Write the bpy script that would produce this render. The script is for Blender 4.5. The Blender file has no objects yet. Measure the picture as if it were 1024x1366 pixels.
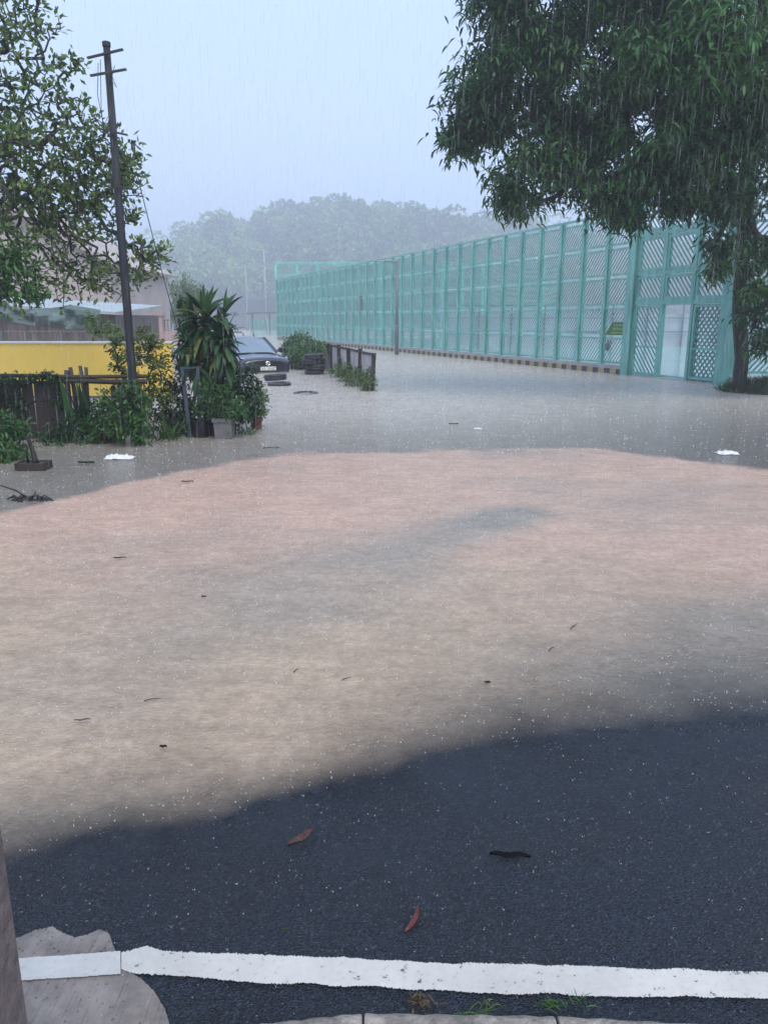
import bpy, math, random
import numpy as np
R = math.radians
rng = np.random.default_rng(7)
random.seed(7)
sc = bpy.context.scene
col = sc.collection

# ------------------------------------------------------------------ camera
CAM_H, PITCH, FPX = 1.7, R(14.1), 1026.0
cam = bpy.data.cameras.new('camera')
cam.sensor_fit = 'VERTICAL'; cam.sensor_height = 24.0; cam.lens = 24.0 * FPX / 1366.0
cam.clip_start = 0.05; cam.clip_end = 2000
co = bpy.data.objects.new('camera', cam); col.objects.link(co)
co.location = (0, 0, CAM_H); co.rotation_euler = (math.pi / 2 - PITCH, 0, 0)
sc.camera = co

# ------------------------------------------------------------------ sky, sun, exposure
SUN_EL, SUN_AZ = R(55), R(155)          # veiled sun, high, behind the clouds
w = bpy.data.worlds.new('World'); sc.world = w; w.use_nodes = True
nt = w.node_tree; nt.nodes.clear()
out = nt.nodes.new('ShaderNodeOutputWorld')
sky = nt.nodes.new('ShaderNodeTexSky'); sky.sky_type = 'NISHITA'; sky.sun_disc = False
sky.sun_elevation = SUN_EL; sky.sun_rotation = SUN_AZ
sky.air_density = 1.0; sky.dust_density = 5.0; sky.ozone_density = 1.0
hsv = nt.nodes.new('ShaderNodeHueSaturation'); hsv.inputs['Saturation'].default_value = 0.35
nt.links.new(sky.outputs[0], hsv.inputs['Color'])
b1 = nt.nodes.new('ShaderNodeBackground'); b1.inputs[1].default_value = 0.05
nt.links.new(hsv.outputs[0], b1.inputs[0])
b2 = nt.nodes.new('ShaderNodeBackground'); b2.inputs[0].default_value = (0.48, 0.665, 1.0, 1); b2.inputs[1].default_value = 0.88
ad = nt.nodes.new('ShaderNodeAddShader')
nt.links.new(b1.outputs[0], ad.inputs[0]); nt.links.new(b2.outputs[0], ad.inputs[1]); nt.links.new(ad.outputs[0], out.inputs[0])
sl = bpy.data.lights.new('sun', 'SUN'); sl.energy = 1.45; sl.angle = R(35); sl.color = (1.0, 0.87, 0.68)
so = bpy.data.objects.new('sun', sl); col.objects.link(so)
so.rotation_euler = (math.pi / 2 - SUN_EL, 0, math.pi - SUN_AZ)
sc.view_settings.view_transform = 'Standard'; sc.view_settings.look = 'None'
sc.view_settings.exposure = 0.34; sc.view_settings.gamma = 1.0
sc.cycles.volume_bounces = 5; sc.cycles.max_bounces = 10; sc.cycles.transparent_max_bounces = 24
sc.cycles.diffuse_bounces = 3; sc.cycles.glossy_bounces = 3

# ------------------------------------------------------------------ helpers
CP, SP = math.cos(PITCH), math.sin(PITCH)
def at(px, py, Y=None, z=None):
    """the point of the place seen at a picture point, at distance Y or at height z"""
    x = (px - 512) / FPX; u = (683 - py) / FPX
    d = (x, CP + u * SP, -SP + u * CP)
    t = Y / d[1] if Y is not None else (z - CAM_H) / d[2]
    return np.array((d[0] * t, d[1] * t, CAM_H + d[2] * t))
def G(px, py): return at(px, py, z=0.0)

def link(name, me, m=None, parent=None):
    o = bpy.data.objects.new(name, me); col.objects.link(o)
    if m is not None and len(me.materials) == 0: me.materials.append(m)
    if parent is not None: o.parent = parent
    return o
def tag(o, label=None, cat=None, group=None, kind=None):
    if label: o['label'] = label
    if cat: o['category'] = cat
    if group: o['group'] = group
    if kind: o['kind'] = kind
    return o
def thing(name, label, cat, loc=(0, 0, 0), rz=0, group=None):
    o = bpy.data.objects.new(name, None); col.objects.link(o)
    o.empty_display_size = 0.1
    o.location = tuple(float(v) for v in loc); o.rotation_euler = (0, 0, rz)
    return tag(o, label, cat, group)
def copy_tree(o, parent=None):
    c = o.copy(); col.objects.link(c); c.parent = parent
    for ch in list(o.children): copy_tree(ch, c)
    return c

class MB:
    def __init__(s): s.v = []; s.f = []; s.smooth = False
    def add(s, vs, fs):
        n = len(s.v); s.v += [tuple(float(a) for a in p) for p in vs]; s.f += [tuple(i + n for i in f) for f in fs]; return s
    def box(s, c, size, rz=0.0, rx=0.0, ry=0.0):
        hx, hy, hz = size[0] / 2, size[1] / 2, size[2] / 2
        P = np.array([(x, y, z) for x in (-hx, hx) for y in (-hy, hy) for z in (-hz, hz)])
        P = rot(P, rx, ry, rz) + np.array(c)
        return s.add(P, [(0, 1, 3, 2), (4, 6, 7, 5), (0, 4, 5, 1), (2, 3, 7, 6), (0, 2, 6, 4), (1, 5, 7, 3)])
    def bar(s, a, b, wd, dp, up=(0, 0, 1)):
        a = np.array(a, float); b = np.array(b, float); d = b - a; d /= np.linalg.norm(d)
        sd = np.cross(d, up); sd /= max(np.linalg.norm(sd), 1e-6); n = np.cross(sd, d)
        P = [p + sx * sd * wd / 2 + sn * n * dp / 2 for p in (a, b) for sx in (-1, 1) for sn in (-1, 1)]
        return s.add(P, [(0, 1, 3, 2), (4, 6, 7, 5), (0, 4, 5, 1), (2, 3, 7, 6), (0, 2, 6, 4), (1, 5, 7, 3)])
    def tube(s, pts, rad, n=8, cap=True):
        pts = [np.array(p, float) for p in pts]
        if not hasattr(rad, '__len__'): rad = [rad] * len(pts)
        rings = []
        ref = np.array((0.0, 0, 1)) if abs((pts[-1] - pts[0])[2]) < 0.8 * np.linalg.norm(pts[-1] - pts[0]) + 1e-9 else np.array((1.0, 0, 0))
        for i, p in enumerate(pts):
            d = pts[min(i + 1, len(pts) - 1)] - pts[max(i - 1, 0)]; d /= max(np.linalg.norm(d), 1e-9)
            a = np.cross(d, ref); a /= max(np.linalg.norm(a), 1e-6); b = np.cross(d, a)
            rings.append([p + rad[i] * (math.cos(2 * math.pi * k / n) * a + math.sin(2 * math.pi * k / n) * b) for k in range(n)])
        vs = [q for r in rings for q in r]; fs = []
        for i in range(len(pts) - 1):
            for k in range(n): fs.append((i * n + k, i * n + (k + 1) % n, (i + 1) * n + (k + 1) % n, (i + 1) * n + k))
        if cap:
            fs.append(tuple(range(n - 1, -1, -1))); fs.append(tuple((len(pts) - 1) * n + k for k in range(n)))
        return s.add(vs, fs)
    def lathe(s, prof, n=20, c=(0, 0, 0), close=True):
        vs = [(c[0] + r * math.cos(2 * math.pi * k / n), c[1] + r * math.sin(2 * math.pi * k / n), c[2] + z) for r, z in prof for k in range(n)]
        fs = [(i * n + k, i * n + (k + 1) % n, (i + 1) * n + (k + 1) % n, (i + 1) * n + k) for i in range(len(prof) - 1) for k in range(n)]
        if close: fs += [tuple(range(n - 1, -1, -1)), tuple((len(prof) - 1) * n + k for k in range(n))]
        return s.add(vs, fs)
    def prism(s, poly, z0, z1):
        n = len(poly); vs = [(x, y, z0) for x, y in poly] + [(x, y, z1) for x, y in poly]
        fs = [tuple(range(n - 1, -1, -1)), tuple(range(n, 2 * n))] + [(i, (i + 1) % n, n + (i + 1) % n, n + i) for i in range(n)]
        return s.add(vs, fs)
    def mesh(s, name):
        me = bpy.data.meshes.new(name); me.from_pydata(s.v, [], s.f); me.update()
        if s.smooth: me.shade_smooth()
        return me
    def build(s, name, m, parent=None, bevel=0.0, smooth=False):
        s.smooth = smooth
        o = link(name, s.mesh(name), m, parent)
        if bevel:
            md = o.modifiers.new('bevel', 'BEVEL'); md.width = bevel; md.segments = 2; md.limit_method = 'ANGLE'
        return o
def rot(P, rx=0, ry=0, rz=0):
    P = np.asarray(P, float)
    for a, (i, j) in ((rx, (1, 2)), (ry, (2, 0)), (rz, (0, 1))):
        if a:
            Q = P.copy(); c, s_ = math.cos(a), math.sin(a)
            Q[:, i] = c * P[:, i] - s_ * P[:, j]; Q[:, j] = s_ * P[:, i] + c * P[:, j]; P = Q
    return P

def npmesh(name, V, F, tint=None, smooth=False):
    """mesh from arrays; F is (m,4) quads or (m,3) triangles"""
    me = bpy.data.meshes.new(name)
    V = np.ascontiguousarray(V, dtype=np.float32); F = np.ascontiguousarray(F, dtype=np.int32)
    k = F.shape[1]
    me.vertices.add(len(V)); me.vertices.foreach_set('co', V.ravel())
    me.loops.add(F.size); me.loops.foreach_set('vertex_index', F.ravel())
    me.polygons.add(len(F)); me.polygons.foreach_set('loop_start', np.arange(0, F.size, k, dtype=np.int32))
    if smooth: me.polygons.foreach_set('use_smooth', np.ones(len(F), dtype=bool))
    if tint is not None:
        a = me.attributes.new('tint', 'FLOAT', 'FACE'); a.data.foreach_set('value', np.ascontiguousarray(tint, dtype=np.float32))
    me.update(calc_edges=True); me.validate()
    return me
def unit(A): return A / np.maximum(np.linalg.norm(A, axis=-1, keepdims=True), 1e-9)
LEAF = {2: (0.12, 1.0, 0.06), 3: (0.15, 1.0, 0.8, 0.04), 4: (0.25, 0.85, 1.0, 0.75, 0.03), 5: (0.5, 0.9, 1.0, 0.85, 0.55, 0.03)}
def strap(P, D, L, W, droop, nseg, roll=None, rg=rng, up=None):
    """n leaves as curved strips: base P, start direction D, length, width, droop"""
    n = len(P); L = np.broadcast_to(L, n); W = np.broadcast_to(W, n); droop = np.broadcast_to(droop, n)
    D = unit(D); prof = LEAF[nseg]
    ref = rg.normal(size=(n, 3)) * (0.8 if roll is None else roll) + np.array((0, 0, 1.0))
    S = unit(np.cross(D, ref)); pts = P.copy(); V = np.zeros((n, nseg + 1, 2, 3)); d = D.copy()
    for k in range(nseg + 1):
        V[:, k, 0] = pts - S * (W * prof[k] / 2)[:, None]; V[:, k, 1] = pts + S * (W * prof[k] / 2)[:, None]
        d = unit(d + np.array((0, 0, -1.0)) * droop[:, None] / nseg)
        pts = pts + d * (L / nseg)[:, None]
    base = (np.arange(n) * (2 * (nseg + 1)))[:, None]
    F = np.concatenate([np.stack([base[:, 0] + 2 * k, base[:, 0] + 2 * k + 1, base[:, 0] + 2 * k + 3, base[:, 0] + 2 * k + 2], 1) for k in range(nseg)], 0)
    return V.reshape(-1, 3), F, np.tile(np.arange(n), nseg)
def leafobj(name, P, D, L, W, droop, nseg, m, parent=None, tint=None, roll=None, rg=rng):
    V, F, idx = strap(P, D, L, W, droop, nseg, roll, rg)
    if tint is None: tint = rg.random(len(P))
    return link(name, npmesh(name, V, F, tint[idx]), m, parent)
def rdirs(n, rg=rng): return unit(rg.normal(size=(n, 3)))
def blob(c, r, n, inner=0.35, rg=rng):
    d = rdirs(n, rg); q = inner + (1 - inner) * rg.random(n) ** 0.5
    return np.array(c) + d * q[:, None] * np.array(r), d

# ------------------------------------------------------------------ materials
def nodes(name):
    m = bpy.data.materials.new(name); m.use_nodes = True; t = m.node_tree
    return m, t, t.nodes['Principled BSDF']
def N(t, kind, **kw):
    n = t.nodes.new(kind)
    for k, v in kw.items():
        if k in n.inputs: n.inputs[k].default_value = v
        else: setattr(n, k, v)
    return n
def ramp(t, fac, stops):
    r = t.nodes.new('ShaderNodeValToRGB'); e = r.color_ramp.elements
    while len(e) < len(stops): e.new(0.5)
    for i, (p, c) in enumerate(stops): e[i].position = p; e[i].color = (*c, 1) if len(c) == 3 else c
    t.links.new(fac, r.inputs[0]); return r.outputs[0]
def mat(name, c, rough=0.6, var=0.25, scale=4.0, bump=0.15, bscale=60.0, metal=0.0, stretch=None, c2=None, spec=0.5, coat=0.0):
    """plain surface: two scales of noise move its colour, a finer one its relief"""
    m, t, b = nodes(name)
    g = N(t, 'ShaderNodeNewGeometry'); pos = g.outputs['Position']
    if stretch:
        mp = N(t, 'ShaderNodeMapping'); mp.inputs['Scale'].default_value = stretch; t.links.new(pos, mp.inputs[0]); pos = mp.outputs[0]
    n1 = N(t, 'ShaderNodeTexNoise', Scale=scale, Detail=6.0, Roughness=0.65); t.links.new(pos, n1.inputs['Vector'])
    lo = tuple(a * (1 - var) for a in c); hi = tuple(min(1, a * (1 + var)) for a in c)
    if c2: lo = c2
    t.links.new(ramp(t, n1.outputs['Fac'], [(0.3, lo), (0.7, hi)]), b.inputs['Base Color'])
    b.inputs['Roughness'].default_value = rough; b.inputs['Metallic'].default_value = metal
    b.inputs['Specular IOR Level'].default_value = spec; b.inputs['Coat Weight'].default_value = coat
    if bump:
        n2 = N(t, 'ShaderNodeTexNoise', Scale=bscale, Detail=4.0); t.links.new(pos, n2.inputs['Vector'])
        bp = N(t, 'ShaderNodeBump', Strength=bump, Distance=0.02); t.links.new(n2.outputs['Fac'], bp.inputs['Height']); t.links.new(bp.outputs[0], b.inputs['Normal'])
    return m
def leafmat(name, dark, light, rough=0.4, trans=0.25, extra=None):
    m, t, b = nodes(name)
    a = N(t, 'ShaderNodeAttribute', attribute_name='tint')
    stops = [(0.0, dark), (0.8, light)] + ([(1.0, extra)] if extra else [])
    if extra: stops[1] = (0.9, light)
    c = ramp(t, a.outputs['Fac'], stops)
    t.links.new(c, b.inputs['Base Color']); b.inputs['Roughness'].default_value = rough; b.inputs['Specular IOR Level'].default_value = 0.22
    tr = N(t, 'ShaderNodeBsdfTranslucent'); t.links.new(c, tr.inputs[0])
    mx = N(t, 'ShaderNodeMixShader'); mx.inputs[0].default_value = trans
    t.links.new(b.outputs[0], mx.inputs[1]); t.links.new(tr.outputs[0], mx.inputs[2])
    t.links.new(mx.outputs[0], t.nodes['Material Output'].inputs[0]); return m

M = {}
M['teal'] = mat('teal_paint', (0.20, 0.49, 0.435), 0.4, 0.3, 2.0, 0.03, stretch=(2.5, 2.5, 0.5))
M['teal_slat_shaded'] = mat('teal_slat_shaded_paint', (0.115, 0.30, 0.28), 0.4, 0.2, 2.0, 0.0)  # darker copy of the teal: shading of edge-on slats put into colour
M['bark'] = mat('wet_bark', (0.016, 0.014, 0.012), 0.55, 0.4, 12, 0.6, 50, stretch=(1, 1, 0.3))
M['bark_grey'] = mat('grey_bark', (0.050, 0.045, 0.040), 0.6, 0.4, 12, 0.6, 50)
M['pole'] = mat('wet_pole_timber', (0.026, 0.030, 0.036), 0.5, 0.5, 9, 0.5, 60, stretch=(3, 3, 0.25), spec=0.3)
M['iron'] = mat('dark_iron', (0.03, 0.03, 0.032), 0.5, 0.3, 20, 0.1)
M['steel'] = mat('grey_steel', (0.16, 0.17, 0.18), 0.45, 0.2, 10, 0.05, metal=0.3)
M['oldwood'] = mat('dark_wet_timber', (0.040, 0.028, 0.022), 0.55, 0.4, 7, 0.5, 40, stretch=(4, 4, 0.5))
M['palewood'] = mat('weathered_pale_board', (0.50, 0.47, 0.46), 0.7, 0.35, 5, 0.4, 40, stretch=(4, 4, 0.6))
M['yellow'] = mat('yellow_wall_paint', (0.98, 0.66, 0.13), 0.55, 0.07, 1.2, 0.08, 90)
M['white'] = mat('white_paint', (0.74, 0.74, 0.73), 0.5, 0.08, 3, 0.08)
M['plinth'] = mat('stained_white_plinth', (0.55, 0.55, 0.54), 0.6, 0.25, 2.5, 0.1)
M['greyband'] = mat('grey_band', (0.13, 0.13, 0.14), 0.6, 0.2, 4, 0.1)
M['pink'] = mat('pink_render', (0.46, 0.34, 0.33), 0.7, 0.12, 1.5, 0.1)
M['mauve'] = mat('stained_beige_render', (0.42, 0.36, 0.34), 0.8, 0.15, 0.8, 0.1)
M['roofsheet'] = mat('pale_sheet_roof', (0.36, 0.42, 0.44), 0.5, 0.2, 1.5, 0.05)
M['rust'] = mat('dark_corrugated_sheet', (0.15, 0.12, 0.12), 0.55, 0.4, 2.5, 0.1, stretch=(3, 3, 0.4))
M['tarp'] = mat('green_grey_tarp', (0.12, 0.165, 0.16), 0.7, 0.3, 2.0, 0.15, 25, spec=0.15)
M['black'] = mat('black_rubber', (0.012, 0.012, 0.013), 0.45, 0.3, 14, 0.15)
M['stripeY'] = mat('kerb_yellow', (0.40, 0.32, 0.17), 0.6, 0.3, 8, 0.15)
M['stripeK'] = mat('kerb_black', (0.075, 0.073, 0.07), 0.6, 0.3, 8, 0.15)
M['concrete'] = mat('pale_concrete', (0.42, 0.42, 0.42), 0.6, 0.15, 3, 0.15)
M['pot'] = mat('grey_concrete_pot', (0.16, 0.155, 0.15), 0.65, 0.3, 7, 0.3)
M['redpot'] = mat('red_plastic_pot', (0.16, 0.02, 0.03), 0.4, 0.2, 7, 0.05)
M['bluegrey'] = mat('blue_grey_frame_paint', (0.06, 0.075, 0.10), 0.45, 0.25, 7, 0.1)
M['foam'] = mat('white_plastic_film', (0.75, 0.77, 0.78), 0.3, 0.1, 15, 0.3, 40)
M['soil'] = mat('wet_soil', (0.035, 0.026, 0.02), 0.5, 0.4, 10, 0.6, 40)
M['kerbstone'] = mat('worn_kerb_concrete', (0.27, 0.24, 0.21), 0.55, 0.45, 14, 0.7, 70, c2=(0.09, 0.08, 0.07))
M['granite'] = mat('brown_grey_granite', (0.17, 0.13, 0.125), 0.6, 0.3, 45, 0.35, 160, c2=(0.09, 0.07, 0.07))
M['car'] = mat('navy_car_paint', (0.018, 0.019, 0.046), 0.2, 0.1, 3, 0.0, coat=0.6)
M['carblack'] = mat('car_black_trim', (0.010, 0.010, 0.012), 0.35, 0.2, 3, 0.0)
M['chrome'] = mat('chrome', (0.75, 0.77, 0.8), 0.12, 0.05, 3, 0.0, metal=1.0)
M['lens'] = mat('headlight_lens', (0.55, 0.6, 0.65), 0.08, 0.1, 30, 0.0, coat=1.0)
M['glass'] = mat('car_glass', (0.14, 0.20, 0.25), 0.05, 0.1, 3, 0.0, spec=0.9, coat=1.0)  # pale blue base stands in for sky reflected in the windscreen
M['plate'] = mat('number_plate_white', (0.75, 0.75, 0.72), 0.4, 0.05, 3, 0.0)
M['signgreen'] = mat('sign_green', (0.05, 0.20, 0.045), 0.4, 0.1, 5, 0.0)
M['signink'] = mat('sign_lettering', (0.55, 0.62, 0.30), 0.5, 0.1, 5, 0.0)
M['courtwall_hazed_lamp'] = mat('pale_wall_and_hazed_lamps', (0.40, 0.44, 0.50), 0.7, 0.15, 0.6, 0.05)
M['orange'] = mat('orange_cloth', (0.65, 0.16, 0.06), 0.6, 0.1, 5, 0.1)
M['leaf_mango'] = leafmat('mango_leaves', (0.004, 0.017, 0.011), (0.065, 0.17, 0.05), 0.32, 0.22)
M['leaf_left'] = leafmat('roadside_tree_leaves', (0.020, 0.060, 0.018), (0.19, 0.29, 0.085), 0.35, 0.3)
M['leaf_green'] = leafmat('bright_green_leaves', (0.010, 0.042, 0.014), (0.085, 0.20, 0.05), 0.35, 0.25)
M['leaf_dark'] = leafmat('dark_shrub_leaves', (0.008, 0.028, 0.014), (0.038, 0.10, 0.034), 0.4, 0.2)
M['leaf_lime'] = leafmat('yellow_green_leaves', (0.022, 0.060, 0.016), (0.19, 0.25, 0.06), 0.4, 0.3)
M['leaf_drac'] = leafmat('dracaena_leaves', (0.012, 0.042, 0.020), (0.055, 0.125, 0.045), 0.28, 0.2, (0.18, 0.20, 0.05))
M['leaf_grass'] = leafmat('wet_grass', (0.012, 0.035, 0.012), (0.05, 0.10, 0.03), 0.45, 0.2)
M['leaf_vine'] = leafmat('vine_leaves', (0.030, 0.085, 0.025), (0.10, 0.21, 0.06), 0.45, 0.25)
M['leaf_wood'] = leafmat('hill_wood_leaves', (0.014, 0.035, 0.016), (0.22, 0.38, 0.10), 0.6, 0.25)
M['leaf_bamboo'] = leafmat('bamboo_leaves', (0.05, 0.10, 0.03), (0.15, 0.22, 0.07), 0.6, 0.3)
M['straw'] = leafmat('dry_straw', (0.05, 0.032, 0.02), (0.17, 0.12, 0.07), 0.6, 0.1)
M['leaf_red'] = leafmat('reddish_leaves', (0.040, 0.015, 0.012), (0.10, 0.04, 0.025), 0.4, 0.2)
M['deadleaf'] = mat('wet_dead_leaf', (0.085, 0.036, 0.028), 0.5, 0.4, 40, 0.3, 120)
M['darkleaf'] = mat('black_wet_leaf', (0.007, 0.006, 0.006), 0.8, 0.3, 40, 0.3, 120, spec=0.1)
M['redpod'] = mat('red_pod_skin', (0.085, 0.018, 0.014), 0.3, 0.3, 40, 0.2, 120)

# ------------------------------------------------------------------ ground, flood water
NEAR = np.array([G(*p)[:2] for p in ((-500, 1230), (-150, 1178), (0, 1150), (160, 1112), (300, 1092), (420, 1064), (560, 1020), (700, 988), (850, 966), (1024, 950), (1250, 935), (1700, 920))])
FAR = np.array([G(*p)[:2] for p in ((-700, 760), (-200, 715), (0, 682), (130, 655), (250, 626), (370, 609), (520, 603), (700, 600), (800, 600), (845, 608), (920, 616), (1024, 625), (1400, 660))])
def y_near(x): return np.interp(x, NEAR[:, 0], NEAR[:, 1])
def y_far(x): return np.interp(x, FAR[:, 0], FAR[:, 1])
def gz(x, y):
    d = np.asarray(y) - y_near(x)
    return np.where(d < 0, np.minimum(-0.03 * d, 0.05), -np.minimum(0.035 * d, 0.33)) - 0.003
def vnoise(x, y, seed, octs=4):
    """value noise on arrays"""
    r = np.random.default_rng(seed); out_ = 0; amp = 1.0; tot = 0
    for o in range(octs):
        T = r.random((64, 64)); fx = np.floor(x); fy = np.floor(y); tx = x - fx; ty = y - fy
        tx = tx * tx * (3 - 2 * tx); ty = ty * ty * (3 - 2 * ty)
        i = fx.astype(int) % 64; j = fy.astype(int) % 64; i2 = (i + 1) % 64; j2 = (j + 1) % 64
        out_ = out_ + amp * ((T[i, j] * (1 - tx) + T[i2, j] * tx) * (1 - ty) + (T[i, j2] * (1 - tx) + T[i2, j2] * tx) * ty)
        tot += amp; amp *= 0.5; x = x * 2.03 + 7.1; y = y * 2.03 + 3.7
    return out_ / tot
def sheet(xs, ys, zf):
    X, Y = np.meshgrid(xs, ys); V = np.stack([X.ravel(), Y.ravel(), zf(X.ravel(), Y.ravel())], 1)
    nx, ny = len(xs), len(ys); i, j = np.meshgrid(np.arange(nx - 1), np.arange(ny - 1)); a = (j * nx + i).ravel()
    return V, np.stack([a, a + 1, a + nx + 1, a + nx], 1)
geo = lambda a, b, n: list(np.geomspace(a, b, n))
gx = sorted([-v for v in geo(4.2, 740, 34)] + list(np.arange(-4.14, 4.15, 0.06)) + geo(4.2, 740, 34))
gy = [-740, -120, -50, -20, -8, -3, -1] + list(np.arange(0, 9, 0.06)) + geo(9.05, 740, 70)
V, F = sheet(np.array(gx), np.array(gy), gz)

# wet asphalt
m, t, b = nodes('wet_asphalt')
g = N(t, 'ShaderNodeNewGeometry'); pos = g.outputs['Position']
vo = N(t, 'ShaderNodeTexVoronoi', Scale=150.0); t.links.new(pos, vo.inputs['Vector'])
n1 = N(t, 'ShaderNodeTexNoise', Scale=2.2, Detail=5.0); t.links.new(pos, n1.inputs['Vector'])
n2 = N(t, 'ShaderNodeTexNoise', Scale=220.0, Detail=3.0); t.links.new(pos, n2.inputs['Vector'])
agg = ramp(t, vo.outputs['Color'], [(0.0, (0.006, 0.010, 0.019)), (0.7, (0.020, 0.030, 0.052)), (0.93, (0.050, 0.064, 0.095)), (0.985, (0.16, 0.17, 0.19))])
mx = N(t, 'ShaderNodeMix', data_type='RGBA', blend_type='MULTIPLY'); mx.inputs['Factor'].default_value = 0.6
t.links.new(agg, mx.inputs[6]); t.links.new(ramp(t, n1.outputs['Fac'], [(0.3, (0.6, 0.62, 0.7)), (0.7, (1.2, 1.2, 1.2))]), mx.inputs[7])
n3 = N(t, 'ShaderNodeTexNoise', Scale=120.0, Detail=4.0, Roughness=0.7); t.links.new(pos, n3.inputs['Vector'])
mx3 = N(t, 'ShaderNodeMix', data_type='RGBA', blend_type='MULTIPLY'); mx3.inputs['Factor'].default_value = 1.0
t.links.new(mx.outputs[2], mx3.inputs[6]); t.links.new(ramp(t, n3.outputs['Fac'], [(0.32, (0.12,) * 3), (0.68, (1.25,) * 3)]), mx3.inputs[7])
t.links.new(mx3.outputs[2], b.inputs['Base Color'])
t.links.new(ramp(t, n1.outputs['Fac'], [(0.38, (0.12,) * 3), (0.62, (0.40,) * 3)]), b.inputs['Roughness'])
ad_ = N(t, 'ShaderNodeMath', operation='ADD'); t.links.new(vo.outputs['Distance'], ad_.inputs[0]); t.links.new(n2.outputs['Fac'], ad_.inputs[1])
bp = N(t, 'ShaderNodeBump', Strength=0.9, Distance=0.007); t.links.new(ad_.outputs[0], bp.inputs['Height']); t.links.new(bp.outputs[0], b.inputs['Normal'])
b.inputs['Specular IOR Level'].default_value = 0.38
M['asphalt'] = m
ground = tag(link('road', npmesh('road', V, F, smooth=True), M['asphalt']), 'dark wet asphalt road running under the flood water', 'road', kind='structure')

# flood water: opaque brown plume, greyer water beyond, thinning out over the asphalt
wx = sorted([-v for v in geo(5.05, 60, 40)] + list(np.arange(-5.0, 5.01, 0.05)) + geo(5.05, 60, 40))
wy = list(np.arange(2.0, 14, 0.05)) + geo(14.06, 120, 70)
V, F = sheet(np.array(wx), np.array(wy), lambda x, y: 0 * x)
x, y = V[:, 0], V[:, 1]
wob = (vnoise(x * 0.9 + 50, y * 0.9 + 50, 1) - 0.5) + 0.5 * (vnoise(x * 5 + 50, y * 5 + 50, 2) - 0.5)
d = y - y_near(x) + wob * 0.35
soft = 0.22 + 0.40 * np.clip((x + 0.5) / 2.0, 0, 1)
alpha = np.where(d > 0, 1 - np.exp(-d / soft), 0)
sm = lambda a, b, v: np.clip((v - a) / (b - a), 0, 1) ** 2 * (3 - 2 * np.clip((v - a) / (b - a), 0, 1))
far = sm(-0.12, 0.25, y - y_far(x) + wob * 0.7)
# streak of clearer water within the plume and a green-grey wash on the right
A_, B_ = G(690, 684)[:2], G(330, 800)[:2]; ab = B_ - A_; L2 = ab @ ab
tt = np.clip(((x - A_[0]) * ab[0] + (y - A_[1]) * ab[1]) / L2, 0, 1)
ds = np.hypot(x - A_[0] - tt * ab[0], y - A_[1] - tt * ab[1])
streak = np.exp(-(ds / (0.25 + 0.55 * tt)) ** 2) * (1.25 - 0.55 * tt)
wash = sm(0.1, 1.9, x + wob) * sm(1.6, 0.2, y - y_near(x) - 0.25 * x)
wash = np.maximum(wash, 0.75 * np.exp(-np.maximum(d, 0) / 0.5))
grey = np.clip(np.maximum(streak, wash) + (vnoise(x * 0.55 + 9, y * 0.9 + 9, 3) - 0.45) * 1.5, 0, 1)
pink = sm(0.25, 0.75, vnoise(x * 0.4 + 20, y * 0.4 + 11, 5) * 0.5 + 0.5 * sm(3.0, 8.5, y))
lerp = lambda a, b, k: a[None] * (1 - k[:, None]) + b[None] * k[:, None] if a.ndim == 1 else a * (1 - k[:, None]) + b[None] * k[:, None]
c = lerp(np.array((0.51, 0.395, 0.295)), np.array((0.64, 0.44, 0.345)), pink)
c = lerp(c, np.array((0.31, 0.30, 0.27)), grey * 0.85)
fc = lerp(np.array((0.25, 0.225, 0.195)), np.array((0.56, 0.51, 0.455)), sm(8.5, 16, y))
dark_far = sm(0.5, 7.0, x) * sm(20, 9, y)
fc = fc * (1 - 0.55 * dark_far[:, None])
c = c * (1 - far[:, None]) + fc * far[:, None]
c *= (0.92 + 0.16 * vnoise(x * 2.5 + 3, y * 2.5 + 3, 8))[:, None]
me = npmesh('flood_water', V, F, smooth=True)
a = me.attributes.new('mud', 'FLOAT_COLOR', 'POINT'); a.data.foreach_set('color', np.concatenate([c, np.ones((len(c), 1))], 1).astype(np.float32).ravel())
a = me.attributes.new('murk', 'FLOAT', 'POINT'); a.data.foreach_set('value', alpha.astype(np.float32))
m, t, b = nodes('muddy_rain_pocked_water')
at1 = N(t, 'ShaderNodeAttribute', attribute_name='mud'); at2 = N(t, 'ShaderNodeAttribute', attribute_name='murk')
g = N(t, 'ShaderNodeNewGeometry'); pos = g.outputs['Position']
na = N(t, 'ShaderNodeTexNoise', Scale=16.0, Detail=5.0, Roughness=0.7); t.links.new(pos, na.inputs['Vector'])
mx = N(t, 'ShaderNodeMix', data_type='RGBA', blend_type='MULTIPLY'); mx.inputs['Factor'].default_value = 1.0  # colour noise imitates light and dark of ripples, besides foam bubbles
t.links.new(at1.outputs['Color'], mx.inputs[6]); t.links.new(ramp(t, na.outputs['Fac'], [(0.3, (0.80,) * 3), (0.7, (1.16,) * 3)]), mx.inputs[7])
mpf = N(t, 'ShaderNodeMapping'); mpf.inputs['Scale'].default_value = (0.55, 1.0, 1); mpf.inputs['Rotation'].default_value = (0, 0, 0.15); t.links.new(pos, mpf.inputs[0])
nf = N(t, 'ShaderNodeTexNoise', Scale=75.0, Detail=7.0, Roughness=0.8); t.links.new(mpf.outputs[0], nf.inputs['Vector'])
ng = N(t, 'ShaderNodeTexNoise', Scale=5.0, Detail=8.0, Roughness=0.78, Distortion=0.6); t.links.new(mpf.outputs[0], ng.inputs['Vector'])
m2 = N(t, 'ShaderNodeMix', data_type='RGBA', blend_type='MULTIPLY'); m2.inputs['Factor'].default_value = 1.0
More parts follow.
